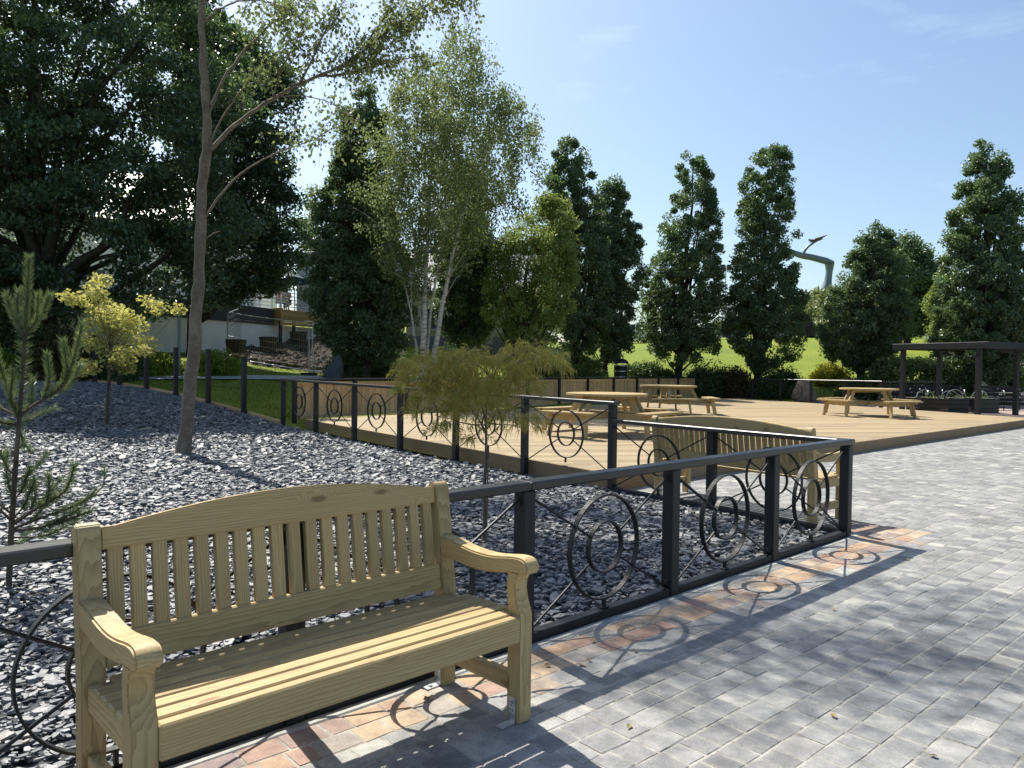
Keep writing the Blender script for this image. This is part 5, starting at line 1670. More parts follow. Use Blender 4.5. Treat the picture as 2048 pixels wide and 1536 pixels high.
# beige cottage behind the birches
def cottage():
    x0, x1, yf = at(812, 700, 41.0)[0], at(1095, 700, 41.0)[0], 41.0
    zb = 1.6; W = x1 - x0
    ze = at(900, 585, yf)[2]
    root = empty("beige_cottage", ((x0 + x1) / 2, yf, zb), 0, "beige rendered cottage with grey slate roof behind the birch clump", "cottage")
    h = ze - zb; D = 7.0
    # window and door openings cut in the front wall
    wu = [(848, 876, 618, 657), (1010, 1034, 618, 657)]
    def loc(u, v): p = at(u, v, yf); return p[0] - (x0 + x1) / 2, p[2] - zb
    xs = [-W / 2]; ops = []
    for u0, u1, v0, v1 in wu:
        a, t = loc(u0, v0); b, bt = loc(u1, v1); ops.append((a, b, bt, t))
    da, dt_ = loc(948, 700); db, _ = loc(984, 700); ops.insert(1, (da, db, 0.0, dt_))
    wall = MB(); cur = -W / 2
    for a, b, lo, hi in ops:
        wall.box(((cur + a) / 2, 0.15, h / 2), (a - cur, 0.3, h), 2, 0.004)
        if lo > 0.05: wall.box(((a + b) / 2, 0.15, lo / 2), (b - a, 0.3, lo), 2, 0.004)
        wall.box(((a + b) / 2, 0.15, (h + hi) / 2), (b - a, 0.3, h - hi), 2, 0.004)
        cur = b
    wall.box(((cur + W / 2) / 2, 0.15, h / 2), (W / 2 - cur, 0.3, h), 2, 0.004)
    for s in (-1, 1):
        wall.prism([(0.3, 0), (D, 0), (D, h), (D / 2, h + 3.0), (0.3, h + 0.1)], 0, s * W / 2 - 0.3 * (s > 0), s * W / 2 + 0.3 * (s < 0), 2)
    wall.box((0, D - 0.15, h / 2), (W - 0.62, 0.3, h), 2, 0.004)
    wall.build("wall", M["render"], root)
    pl = MB(); ph = loc(830, 672)[1]
    a, b = ops[1][:2]
    pl.box(((-W / 2 + a) / 2, -0.03, ph / 2), (a + W / 2 - 0.1, 0.055, ph), 2, 0.01)
    pl.box(((W / 2 + b) / 2, -0.03, ph / 2), (W / 2 - b - 0.1, 0.055, ph), 2, 0.01)
    pl.build("plinth", M["plinth"], root)
    rh = at(850, 506, yf + 3.5)[2] - zb
    rf = MB()
    e0 = np.array((0, -0.35, h - 0.06)); r0 = np.array((0, D / 2, rh)); b0 = np.array((0, D + 0.35, h - 0.06))
    for p, q in ((e0, r0), (b0, r0)):
        Lr = np.linalg.norm(q - p)
        V = [(-W / 2 - 0.25, p[1], p[2]), (W / 2 + 0.25, p[1], p[2]), (W / 2 + 0.25, q[1], q[2]), (-W / 2 - 0.25, q[1], q[2])]
        V += [(x, y, z + 0.12) for x, y, z in V]
        F = [(3, 2, 1, 0), (4, 5, 6, 7), (0, 1, 5, 4), (1, 2, 6, 5), (2, 3, 7, 6), (3, 0, 4, 7)]
        if p[1] > q[1]: F = [f[::-1] for f in F]
        rf.add(V, F)
        g = np.array([(x, 0 if (k % 4) < 2 else Lr, 0) for k, (x, y, z) in enumerate(V)])
        rf.g[-1] = g
    ro = rf.build("roof", M["roof"], root)
    MB().box((0, D / 2, rh + 0.14), (W + 0.5, 0.25, 0.12), 0, 0.03).build("ridge", M["plinth"], ro)
    MB().box((0, -0.36, h - 0.11), (W + 0.5, 0.10, 0.12), 0, 0.02).build("gutter", M["charcoal"], root)
    for k, (a, b, lo, hi) in enumerate(ops):
        if k == 1:
            o = MB().box(((a + b) / 2, 0.1, (lo + hi) / 2), (b - a, 0.06, hi - lo), 2, 0.005).build("door", M["charcoal"], root)
            MB().box((b - 0.12, 0.055, 1.0), (0.03, 0.04, 0.14), 2, 0.005).build("handle", M["galv"], o)
            MB().box(((a + b) / 2, -0.02, hi + 0.17), (b - a + 0.5, 0.08, 0.3), 0, 0.01).build("lintel", M["plinth"], root)
        else:
            o = MB().box(((a + b) / 2, 0.12, (lo + hi) / 2), (b - a, 0.05, hi - lo), 2, 0.005).build("window", M["shutter"], root)
            f = MB()
            for xx in np.linspace(a + 0.04, b - 0.04, 4): f.box((xx, 0.08, (lo + hi) / 2), (0.035, 0.03, hi - lo), 2, 0.003)
            f.box(((a + b) / 2, 0.075, lo + (hi - lo) * 0.5), (b - a, 0.03, 0.05), 0, 0.003)
            f.build("frame", M["charcoal"], o)
            MB().box(((a + b) / 2, -0.06, lo - 0.08), (b - a + 0.25, 0.16, 0.14), 0, 0.01).build("sill", M["concrete"], o)
cottage()

# white retaining wall, terrace, railing, people
WA, WD = np.array((-14.75, 30.0, 0)), np.array((0.375, 0.927, 0))
WN = np.array((WD[1], -WD[0], 0))                       # outwards, towards the lawn
def wt(u): k = (u - 1024) / FPX; return float((k * WA[1] - WA[0]) / (WD[0] - k * WD[1]))
TZ = 4.22
def terrace():
    ang = math.atan2(WD[1], WD[0])
    root = empty("white_wall", WA, ang, "long white masonry wall below the terrace behind the lawn", "retaining wall")
    MB().box((3.6, 0.2, 2.35), (20.6, 0.35, 2.2), 0, 0.01).build("wall", M["whitewash"], root)
    ts = wt(546)
    dk = empty("terrace_deck", WA + WD * 0, ang, "raised terrace floor with charcoal and timber edging above the white wall", "terrace")
    MB().box((3.6, 3.1, TZ - 0.10), (20.6, 6.0, 0.14), 0, 0.01).build("floor", M["concrete"], dk)
    MB().box(((-6.7 + ts) / 2, 0.0, 3.83), (ts + 6.7, 0.10, 0.80), 0, 0.01).build("charcoal_fascia", M["charcoal"], dk)
    cl = MB()
    for i in range(5): cl.box((ts + 2.9, -0.42, 3.46 + 0.155 * i + 0.07), (5.4, 0.04, 0.148), 0, 0.006)
    cl.box((ts + 0.1, -0.20, 3.86), (0.16, 0.50, 0.86), 2, 0.01)
    cl.build("timber_fascia", M["clad"], dk)
    for u in (548, 575, 645):
        t = wt(u)
        MB().box((t, -0.36, 2.4), (0.16, 0.12, 2.5), 2, 0.01).build("support_post", M["charcoal"], dk)
    rl = empty("terrace_railing", WA + np.array((0, 0, TZ)), ang, "grey steel railing with horizontal bars round the raised terrace", "railing")
    t0, t1 = wt(440), 13.0
    bars = MB()
    for i in range(6):
        bars.tube([(t0, 0.05 if i < 9 else 0, 0.16 + 0.175 * i), (ts, 0.05, 0.16 + 0.175 * i)], 0.018, 6)
        bars.tube([(ts + 0.1, -0.38, 0.16 + 0.175 * i), (t1, -0.38, 0.16 + 0.175 * i)], 0.018, 6)
    bars.build("bars", M["galv"], rl)
    for t in np.linspace(t0, ts - 0.05, 5): MB().box((t, 0.05, 0.55), (0.05, 0.05, 1.12), 2, 0.004).build("post", M["galv"], rl)
    for t in np.linspace(ts + 0.12, t1, 6): MB().box((t, -0.38, 0.55), (0.05, 0.05, 1.12), 2, 0.004).build("post", M["galv"], rl)
terrace()

def wpt(u, back, z):
    t = wt(u); p = WA + WD * t - WN * back; return np.array((p[0], p[1], z))

def garden_chair(loc, rz, label):
    root = empty("cafe_chair", loc, rz, label, "chair", "white metal chairs on the terrace")
    MB().box((0, 0, 0.45), (0.42, 0.42, 0.025), 0, 0.006).build("seat", M["white_metal"], root)
    b = MB()
    for x in (-0.19, 0.19): b.tube([(x, 0.20, 0.45), (x, 0.25, 0.86)], 0.012, 6)
    for z in (0.6, 0.7, 0.8, 0.86): b.tube([(-0.19, 0.235, z), (0.19, 0.235, z)], 0.010, 6)
    b.build("backrest", M["white_metal"], root)
    for x in (-1, 1):
        for y in (-1, 1):
            MB().tube([(x * 0.18, y * 0.18, 0.45), (x * 0.23, y * 0.23, 0)], 0.013, 6).build("leg", M["white_metal"], root)
    return root
def cafe_table(loc, label):
    root = empty("cafe_table", loc, 0, label, "table", "cafe tables on the terrace")
    MB().tube([(0, 0, 0.70), (0, 0, 0.73)], 0.40, 20).build("tabletop", M["white_metal"], root)
    MB().tube([(0, 0, 0.0), (0, 0, 0.70)], 0.03, 8).build("stem", M["white_metal"], root)
    MB().tube([(0, 0, 0.0), (0, 0, 0.02)], 0.24, 16).build("base", M["white_metal"], root)

SKIN = plain("skin", (0.50, 0.30, 0.21), 0.6, 0.08)
HAIRS = [plain("brown hair", (0.06, 0.035, 0.02), 0.6, 0.2), plain("grey hair", (0.35, 0.34, 0.33), 0.6, 0.2), plain("dark hair", (0.03, 0.02, 0.015), 0.6, 0.2)]
def skinned(name, V, E, R, m, parent, rootv=0):
    me = bpy.data.meshes.new(name); me.from_pydata(V, E, []); me.update()
    me.materials.append(m)
    o = bpy.data.objects.new(name, me); COL.objects.link(o); o.parent = parent
    sk = o.modifiers.new("skin", 'SKIN'); sk.use_smooth_shade = True
    for i, r in enumerate(R):
        d = me.skin_vertices[0].data[i]; d.radius = (r, r) if not isinstance(r, tuple) else r; d.use_root = (i == rootv)
    s = o.modifiers.new("sub", 'SUBSURF'); s.levels = s.render_levels = 1
    return o
def person(loc, rz, label, shirt, trousers, hair):
    """a seated person, chair seat at 0.45 m; faces local -y"""
    root = empty("person", loc, rz, label, "person")
    V = [(0, 0.08, 0.55), (0, 0.09, 0.75), (0, 0.07, 0.95), (0, 0.05, 1.06), (0, 0.03, 1.13), (0, 0.01, 1.23), (0, 0.0, 1.32)]
    E = [(0, 1), (1, 2), (2, 3), (3, 4), (4, 5), (5, 6)]; R = [0.14, 0.125, 0.14, 0.10, 0.052, 0.085, 0.075]
    def add(p, par, r): V.append(p); R.append(r); E.append((par, len(V) - 1)); return len(V) - 1
    for s in (-1, 1):
        a = add((s * 0.19, 0.06, 1.0), 2, 0.055); a = add((s * 0.24, 0.0, 0.76), a, 0.042); a = add((s * 0.17, -0.24, 0.74), a, 0.034); a = add((s * 0.14, -0.32, 0.745), a, 0.028)
        for k in range(3): add((s * 0.14 + (k - 1) * 0.022, -0.40, 0.74), a, 0.010)
        h = add((s * 0.10, 0.02, 0.52), 0, 0.095); h = add((s * 0.11, -0.40, 0.52), h, 0.062); h = add((s * 0.11, -0.42, 0.10), h, 0.042); add((s * 0.11, -0.54, 0.05), h, 0.036)
    skinned("body", V, E, R, SKIN, root)
    top_v = [(0, 0.08, 0.56), (0, 0.09, 0.75), (0, 0.07, 0.95), (0, 0.055, 1.04)]; te = [(0, 1), (1, 2), (2, 3)]; tr_ = [0.152, 0.138, 0.152, 0.105]
    for s in (-1, 1):
        top_v.append((s * 0.19, 0.06, 1.0)); te.append((2, len(top_v) - 1)); tr_.append(0.066)
        top_v.append((s * 0.235, 0.01, 0.80)); te.append((len(top_v) - 2, len(top_v) - 1)); tr_.append(0.055)
    skinned("shirt", top_v, te, tr_, shirt, root)
    tv = [(0, 0.08, 0.55)]; te = []; tr_ = [0.15]
    for s in (-1, 1):
        for p, r in (((s * 0.10, 0.02, 0.52), 0.105), ((s * 0.11, -0.40, 0.52), 0.073), ((s * 0.11, -0.42, 0.16), 0.055)):
            tv.append(p); tr_.append(r); te.append((0 if r == 0.105 else len(tv) - 2, len(tv) - 1))
    skinned("trousers", tv, te, tr_, trousers, root)
    skinned("hair", [(0, 0.035, 1.22), (0, 0.02, 1.31), (0, 0.005, 1.345)], [(0, 1), (1, 2)], [0.085, 0.088, 0.065], hair, root)
    f = MB()
    f.box((0, -0.088, 1.235), (0.02, 0.03, 0.035), 2, 0.006)
    f.build("nose", SKIN, root)
PINKC = plain("pink cloth", (0.62, 0.16, 0.22), 0.85, 0.1); TANC = plain("tan cloth", (0.45, 0.34, 0.2), 0.85, 0.1); REDC = plain("red cloth", (0.4, 0.07, 0.06), 0.85, 0.1)
NAVY = plain("navy cloth", (0.03, 0.04, 0.08), 0.85, 0.1); STONEC = plain("stone cloth", (0.35, 0.32, 0.27), 0.85, 0.1)
aw = math.atan2(WD[1], WD[0])
for u, back, z, rz, lab, sh, tr, hr in ((575, 0.5, TZ + 0.0, aw + 1.2, "seated person in a pink top at the terrace railing", PINKC, STONEC, HAIRS[1]), (600, 0.9, TZ, aw - 1.4, "seated person in a tan top on the terrace beside the parasol", TANC, NAVY, HAIRS[0]), (648, 0.7, TZ, aw + 1.4, "seated person in a red top at the far end of the terrace", REDC, NAVY, HAIRS[2])):
    p = wpt(u, back, z)
    garden_chair(p, rz, {575: "white metal chair under the person in pink", 600: "white metal chair under the person in tan", 648: "white metal chair under the person in red"}[u])
    person(p, rz, lab, sh, tr, hr)
garden_chair(wpt(622, 0.8, TZ), aw + 0.5, "empty white metal chair at the terrace railing")
cafe_table(wpt(588, 0.9, TZ), "round white cafe table between the people in pink and tan")
cafe_table(wpt(636, 0.9, TZ), "round white cafe table beside the person in red")
def parasol():
    p = wpt(626, 2.2, TZ)
    root = empty("closed_parasol", p, 0, "dark teal parasol standing on the terrace against the oak", "parasol")
    MB().tube([(0, 0, 0), (0, 0, 2.7)], 0.03, 8).build("pole", M["white_metal"], root)
    MB().tube([(0, 0, 0), (0, 0, 0.08)], 0.3, 16).build("base", M["concrete"], root)
    mb = MB(); n = 16; R = 1.5
    V = [(0, 0, 2.65)] + [(R * math.cos(a) * (1 + 0.02 * (k % 2)), R * math.sin(a), 1.95 - 0.06 * (k % 2)) for k, a in enumerate(np.linspace(0, 2 * math.pi, n, endpoint=False))]
    V += [(0, 0, 2.60)] + [(x, y, z - 0.22) for x, y, z in V[1:]]
    F = [(0, 1 + k, 1 + (k + 1) % n) for k in range(n)] + [(1 + k, n + 2 + k, n + 2 + (k + 1) % n, 1 + (k + 1) % n) for k in range(n)]
    F += [(n + 1, n + 2 + (k + 1) % n, n + 2 + k) for k in range(n)]
    mb.add(V, F).build("canopy", M["teal"], root)
parasol()

# white house half hidden by the maples
def white_house():
    root = empty("white_house", (-20.5, 40, 1.8), rad(8), "white rendered house mostly hidden behind the dark maples", "house")
    W, D, h = 13.0, 8.0, 7.2
    wl_ = MB(); wl_.box((0, D / 2, h / 2), (W, D, h), 2, 0.01)
    wl_.prism([(0.0, h), (D, h), (D / 2, h + 3.2)], 0, -W / 2, W / 2, 2)
    wl_.build("wall", M["whitewash"], root)
    for s in (-1, 1):
        rf = MB()
        p = np.array((0, D / 2 + s * (D / 2 + 0.4), h - 0.15)); q = np.array((0, D / 2, h + 3.28)); L = np.linalg.norm(q - p)
        V = [(-W / 2 - 0.3, p[1], p[2]), (W / 2 + 0.3, p[1], p[2]), (W / 2 + 0.3, q[1], q[2]), (-W / 2 - 0.3, q[1], q[2])]
        V += [(x, y, z + 0.14) for x, y, z in V]
        F = [(3, 2, 1, 0), (4, 5, 6, 7), (0, 1, 5, 4), (1, 2, 6, 5), (2, 3, 7, 6), (3, 0, 4, 7)]
        if s > 0: F = [f[::-1] for f in F]
        rf.add(V, F); rf.g[-1] = np.array([(x, 0 if (k % 4) < 2 else L, 0) for k, (x, y, z) in enumerate(V)])
        rf.build("roof", M["roof"], root)
    for x in (-4.5, -1.5, 2.0, 4.8):
        o = MB().box((x, -0.02, 3.9), (1.1, 0.08, 1.3), 2, 0.01).build("window", M["shutter"], root)
        f = MB(); f.box((x, -0.07, 3.9), (0.06, 0.04, 1.3), 2); f.box((x, -0.07, 4.58), (1.2, 0.06, 0.08), 0); f.box((x, -0.07, 3.22), (1.2, 0.06, 0.08), 0)
        f.build("frame", M["white_metal"], o)
    st = empty("white_annex", (-9.6, 41.5, 3.2), rad(68 - 90), "white boarded annex behind the terrace railing", "building")
    a = MB()
    for i in range(16): a.box((0, 0.0, 1.05 + 0.2 * i + 0.1), (5.4, 0.10 + 0.02 * (i % 2), 0.196), 0, 0.01)
    a.box((0, 2.0, 2.6), (5.4, 3.9, 3.2), 0, 0.01)
    a.build("wall", M["whitewash"], st)
    MB().box((0, 1.7, 4.35), (5.9, 4.8, 0.22), 0, 0.02).build("roof", M["charcoal"], st)
    MB().box((-1.0, -0.08, 2.4), (1.6, 0.06, 1.3), 0, 0.01).build("window", M["glass"], st)
white_house()
def shed():
    c = at(8, 600, 30.5)
    root = empty("brown_shed", (c[0] - 0.8, 30.5, 1.5), 0.1, "brown timber shed with a white corner post in the maple shade", "shed")
    a = MB()
    for i in range(12): a.box((0, 0, 0.12 + 0.2 * i), (2.6, 0.06, 0.19), 0, 0.006)
    a.box((0, 1.1, 1.2), (2.6, 2.1, 2.4), 0, 0.01)
    a.build("wall", M["brickred"], root)
    MB().box((1.34, -0.02, 1.3), (0.09, 0.09, 2.6), 2, 0.005).build("corner_post", M["white_metal"], root)
    MB().box((0, 1.0, 2.52), (3.1, 2.9, 0.12), 0, 0.02).build("roof", M["charcoal"], root)
shed()

# wooden tub planters along the wall
def tub(u, v, d, h, w, label):
    c = at(u, v, d)
    root = empty("tub_planter", c, 0, label, "planter", "dark tub planters along the white wall")
    mb = MB()
    n = 14
    V = [(w * (0.42 if z == 0 else 0.5) * math.cos(a), w * (0.42 if z == 0 else 0.5) * math.sin(a), z) for z in (0, h) for a in np.linspace(0, 2 * math.pi, n, endpoint=False)]
    V += [(x * 0.88, y * 0.88, h) for x, y, z in V[n:]] + [(x * 0.8, y * 0.8, h * 0.8) for x, y, z in V[n:2 * n]]
    F = [tuple(range(n))[::-1]]
    for s in range(3): F += [(s * n + k, s * n + (k + 1) % n, (s + 1) * n + (k + 1) % n, (s + 1) * n + k) for k in range(n)]
    F.append(tuple(range(3 * n, 4 * n)))
    mb.add(V, F).build("tub", M["planter_wood"], root)
    MB().tube([(0, 0, h * 0.8), (0, 0, h * 0.86)], w * 0.40, 14).build("soil", M["soil"], root)
for u, v, d, lab in ((472, 706, 31.0, "dark tub planter where the lawn shrubs meet the white wall"), (537, 698, 34.5, "dark tub planter below the corner of the timber fascia"), (597, 686, 37.0, "dark tub planter on the soil below the timber fascia"), (645, 676, 39.0, "dark tub planter at the far end of the white wall")):
    tub(u, v, d, 0.55, 0.85, lab)

# dug soil
def soil():
    r_ = rng(420)
    nx, ny = 60, 70
    gx, gy = np.linspace(-13.5, -6.3, nx), np.linspace(31.0, 42, ny)
    X, Y = np.meshgrid(gx, gy)
    n = np.zeros_like(X)
    for k in range(14):
        f = r_.uniform(0.5, 3.2, 2); n += math.sin(k) * 0.0 + np.sin(f[0] * X + r_.uniform(0, 6)) * np.sin(f[1] * Y + r_.uniform(0, 6)) / (1 + 0.5 * k)
    edge = np.clip(np.minimum.reduce([(X - gx[0]) / 1.2, (gx[-1] - X) / 0.8, (Y - gy[0]) / 1.0, (gy[-1] - Y) / 1.2]), 0, 1)
    Z = tz(X, Y) + edge * (0.16 + 0.14 * n + r_.normal(0, 0.05, X.shape)) - (1 - edge) * 0.2
    V = np.stack((X, Y, Z), -1).reshape(-1, 3)
    i = np.arange(nx * ny).reshape(ny, nx)
    F = np.stack((i[:-1, :-1], i[:-1, 1:], i[1:, 1:], i[1:, :-1]), -1).reshape(-1, 4)
    o = raw_mesh("soil_mound_ground", V, F.ravel(), np.full(len(F), 4), M["soil"], smooth=False)
    tag(o, "freshly dug bare soil behind the mesh fence", kind="structure")
    mb = MB()
    for k in range(700):
        x, y = r_.uniform(-12, -6.8), r_.uniform(31.6, 36)
        s = r_.uniform(0.06, 0.24)
        mb.box((x, y, float(np.interp(0, [0], [0])) + 0.2), (s, s * r_.uniform(0.4, 1), s * 0.5), 0, s * 0.12, rot=Matrix.Rotation(r_.uniform(0, 3), 4, 'Z') @ Matrix.Rotation(r_.normal(0, 0.5), 4, 'X'))
        mb.v[-1][:, 2] += float(tz(x, y)) + 0.02
    o = mb.build("soil_rubble", M["soil"]); tag(o, "clods and rubble lying on the dug soil", kind="stuff")
soil()

# temporary mesh fence
def mesh_panel(A, B, zA, zB, label, foot_at=(0, 1)):
    A, B = np.array(A, float), np.array(B, float)
    d = B - A; L = np.hypot(*d); ang = math.atan2(d[1], d[0])
    root = empty("mesh_fence", (A[0], A[1], zA), ang, label, "site fence", "temporary site fence panels")
    sl = (zB - zA)
    fr = MB(); H = 2.0; r = 0.021
    fr.tube([(0, 0, 0.05), (0, 0, H)], r, 8); fr.tube([(L, 0, sl + 0.05), (L, 0, sl + H)], r, 8)
    fr.tube([(0, 0, H), (L, 0, sl + H)], r, 8); fr.tube([(0, 0, 0.18), (L, 0, sl + 0.18)], r, 8)
    fr.build("frame", M["galv"], root)
    w = MB()
    for x in np.linspace(0.08, L - 0.08, int(L / 0.1)): w.tube([(x, 0.0, sl * x / L + 0.18), (x, 0.0, sl * x / L + H)], 0.0025, 3, cap=False)
    for z in np.linspace(0.35, H - 0.2, 7): w.tube([(0, 0.0, z), (L, 0, z + sl)], 0.003, 3, cap=False)
    w.build("mesh", M["galv"], root)
    for k in foot_at:
        MB().box((k * L, 0, k * sl + 0.05), (0.26, 0.72, 0.13), 1, 0.03).build("foot_block", M["rubber"], root)
def zt(p): return float(tz(p[0], p[1]))
pA, pB, pC = at(455, 745, 31.0)[:2], at(618, 752, 29.0)[:2], at(700, 740, 31.5)[:2]
mesh_panel(pA, pB, zt(pA), zt(pB), "steel mesh site fence panel in front of the dug soil", (1,))
pB2 = pB + np.array((0.12, 0.0))
mesh_panel(pB2, pC, zt(pB2), zt(pC), "steel mesh site fence panel running behind the standing slate", ())
pD = at(497, 735, 38.0)[:2]
mesh_panel(pA + np.array((-0.05, 0.1)), pD, zt(pA), zt(pD), "steel mesh site fence panel going back to the white wall", (0,))
pE, pF = at(791, 730, 33.0)[:2], at(806, 730, 37.5)[:2]
mesh_panel(pE, pF, zt(pE), zt(pF), "steel mesh site fence panel seen edge on beside the cottage", ())
def garden_pole():
    c = at(358, 745, 25.0)
    z = float(tz(c[0], 25.0))
    root = empty("green_pole", (c[0], 25.0, z), 0, "tall slim dark green pole behind the bare posts", "pole")
    MB().tube([(0, 0, -0.1), (0, 0, at(358, 628, 25.0)[2] - z)], 0.045, 10).build("pole", M["verdigris"], root)
    MB().tube([(0, 0, at(358, 628, 25.0)[2] - z), (0, 0, at(358, 624, 25.0)[2] - z)], 0.055, 10).build("cap", M["charcoal"], root)
garden_pole()

def steps(name, label, c, ang, w, n, rise, run, rails=()):
    root = empty(name, c, ang, label, "steps")
    r_, t_ = MB(), MB()
    for i in range(n):
        r_.box((0, run * (i + 0.5) + run * (n - i) * 0.0, rise * (i + 0.5) - 0.5 * rise - 0.2), (w, run, rise * i + 0.4) if False else (w, run - 0.002, rise * 0.9 + 0.4), 0, 0.005)
        t_.box((0, run * (i + 0.5) - 0.015, rise * (i + 0.95) - 0.02), (w + 0.02, run + 0.03, 0.05), 0, 0.008)
    r_.build("risers", M["stepdark"], root); t_.build("treads", M["stepnose"], root)
    for x in rails:
        h = MB()
        h.tube(curve([(x, 0.1, 0.0), (x, 0.1, 0.95), (x, 0.25, 1.0), (x, run * n - 0.3, rise * n + 0.95), (x, run * n, rise * n + 0.9)], 20), 0.024, 8)
        for k in np.linspace(0.2, run * n - 0.3, 4): h.tube([(x, k, rise * k / run), (x, k, rise * k / run + 0.98)], 0.022, 8)
        h.build("handrail", M["galv"], root)
    return root
c = at(2012, 800, 31.5)
stp = steps("brown_steps", "flight of brown steps with pale treads and steel handrail past the pergola", (c[0] + 1.15, 31.5, 0.17), rad(-14), 3.6, 15, 0.165, 0.42, (-0.3, 1.7))
def step_wall():
    root = empty("brick_wall", (c[0] + 1.15 + 1.4, 33.0, 0.2), rad(-14), "sloping red brick wall beside the brown steps", "wall")
    MB().prism([(0.0, 0.0), (6.5, 0.0), (6.5, 3.4), (5.4, 3.4), (0.0, 0.9)], 0, 0.55, 0.85, 1, 0.01).build("wall", M["brickred"], root)
step_wall()
c2 = at(690, 706, 37.5)
steps("lawn_steps", "short flight of pale edged steps beside the oak and dug soil", (c2[0], 37.5, c2[2] - 0.05), rad(3), 1.15, 4, 0.17, 0.4, (-0.62,))

# pergola, planters, metal benches
def pergola():
    A, Bp = np.array((13.32, 25.8, 0)), np.array((14.42, 23.4, 0))
    ax = (Bp - A); L = np.hypot(*ax[:2]); ang = math.atan2(ax[1], ax[0])
    root = empty("dark_pergola", (A[0], A[1], 0.165), ang, "dark timber pergola with slatted flat roof at the edge of the deck", "pergola")
    D = 1.85
    for x, y in ((0, 0), (L, 0), (L, D), (0, D), (L / 2 + 0.1, D)):
        MB().box((x, y, 1.1), (0.135, 0.135, 2.2), 2, 0.006).build("post", M["black"], root)
    b = MB()
    for y in (-0.08, D + 0.08): b.box((L / 2, y, 2.19), (L + 0.7, 0.05, 0.2), 0, 0.005)
    for x in (-0.27, L + 0.27): b.box((x, D / 2, 2.19), (0.05, D + 0.11, 0.2), 1, 0.005)
    b.build("beams", M["black"], root)
    s = MB()
    for x in np.linspace(-0.20, L + 0.20, 26): s.box((x, D / 2, 2.24), (0.05, D + 0.09, 0.07), 1, 0.004)
    s.build("roof_slats", M["black"], root)
pergola()
pergola2 = None
def pergola_b():
    root = empty("dark_pergola", (16.9, 24.1, 0.165), rad(24.5), "second dark pergola bay joining on towards the brown steps", "pergola")
    for x, y in ((0.9, -1.6), (2.8, -1.6), (2.8, 0.9)):
        MB().box((x, y, 1.1), (0.135, 0.135, 2.2), 2, 0.006).build("post", M["black"], root)
    b = MB()
    for y in (-1.68, 0.98): b.box((1.3, y, 2.12), (3.6, 0.05, 0.2), 0, 0.005)
    b.build("beams", M["black"], root)
    s = MB()
    for x in np.linspace(-0.4, 3.0, 22): s.box((x, -0.35, 2.17), (0.05, 2.58, 0.07), 1, 0.004)
    s.build("roof_slats", M["black"], root)
pergola_b()

def planter(loc, rz, size, label, hoops):
    root = empty("planter_box", loc, rz, label, "planter", "dark planters under the pergola")
    w, d, h = size
    b = MB(); t = 0.05
    for i in range(3):
        z = h * (i + 0.5) / 3; hh = h / 3 - 0.006
        b.box((0, -d / 2 + t / 2, z), (w, t, hh), 0, 0.005); b.box((0, d / 2 - t / 2, z), (w, t, hh), 0, 0.005)
        b.box((-w / 2 + t / 2, 0, z), (t, d - 2 * t - 0.004, hh), 1, 0.005); b.box((w / 2 - t / 2, 0, z), (t, d - 2 * t - 0.004, hh), 1, 0.005)
    b.build("box", M["black"], root)
    MB().box((0, 0, h - 0.08), (w - 2 * t - 0.01, d - 2 * t - 0.01, 0.08), 0, 0.01).build("soil", M["soil"], root)
    c_ = MB()
    for y in (-d / 2 + 0.04, d / 2 - 0.04): c_.box((0, y, h + 0.018), (w + 0.06, 0.12, 0.035), 0, 0.005)
    for x in (-w / 2 + 0.04, w / 2 - 0.04): c_.box((x, 0, h + 0.0175), (0.12, d - 0.21, 0.034), 1, 0.005)
    c_.build("coping", M["black"], root)
    r_ = rng(int(loc[0] * 10))
    P = np.stack((r_.uniform(-w / 2 + 0.15, w / 2 - 0.15, 160), r_.uniform(-d / 2 + 0.15, d / 2 - 0.15, 160), h + np.abs(r_.normal(0, 0.08, 160))), 1)
    leaf_mesh("seedlings", P, 0.06, 0.03, LM["rowan"], root, r_, 0.6)
    for x in hoops:
        a = np.linspace(0, math.pi, 18)
        MB().tube(np.stack((x + 0 * a, -d * 0.42 * np.cos(a), h + 0.04 + 0.26 * np.sin(a)), 1), 0.012, 6).build("hoop", M["galv"], root)
planter((14.25, 25.35, 0.165), rad(-66), (1.55, 1.0, 0.44), "dark timber planter next to the picnic table beneath the pergola", (-0.45, 0.45))
planter((15.75, 26.1, 0.165), rad(-66), (1.5, 1.0, 0.44), "dark timber planter between the pergola posts with steel hoops", (-0.5, 0.4))

def metal_bench(loc, rz, label):
    root = empty("metal_bench", loc, rz, label, "bench", "dark benches with curled steel arms")
    s = MB()
    for i in range(4): s.box((0, -0.2 + 0.105 * i, 0.43), (1.6, 0.09, 0.03), 0, 0.005)
    s.build("seat", M["black"], root)
    b = MB()
    for i in range(3): b.box((0, 0.24 + 0.03 * i, 0.56 + 0.125 * i), (1.6, 0.028, 0.105), 0, 0.005)
    b.build("backrest", M["black"], root)
    for x in (-0.72, 0.0, 0.72):
        a = MB()
        t = np.linspace(-0.4, math.pi * 1.15, 16)
        a.tube(np.stack((x + 0 * t, -0.13 - 0.11 * np.cos(t), 0.60 + 0.11 * np.sin(t)), 1), 0.016, 6)
        a.tube([(x, 0.28, 0.45), (x, 0.30, 0.80)], 0.018, 6)
        a.tube(curve([(x, -0.03, 0.60), (x, 0.1, 0.52), (x, 0.28, 0.66)], 8), 0.016, 6)
        a.build("armrest", M["galv"], root)
        l = MB(); l.tube([(x, -0.22, 0.0), (x, -0.2, 0.43)], 0.02, 6); l.tube([(x, 0.25, 0.0), (x, 0.24, 0.43)], 0.02, 6); l.tube([(x, -0.2, 0.40), (x, 0.24, 0.40)], 0.02, 6)
        l.build("leg", M["iron"], root)
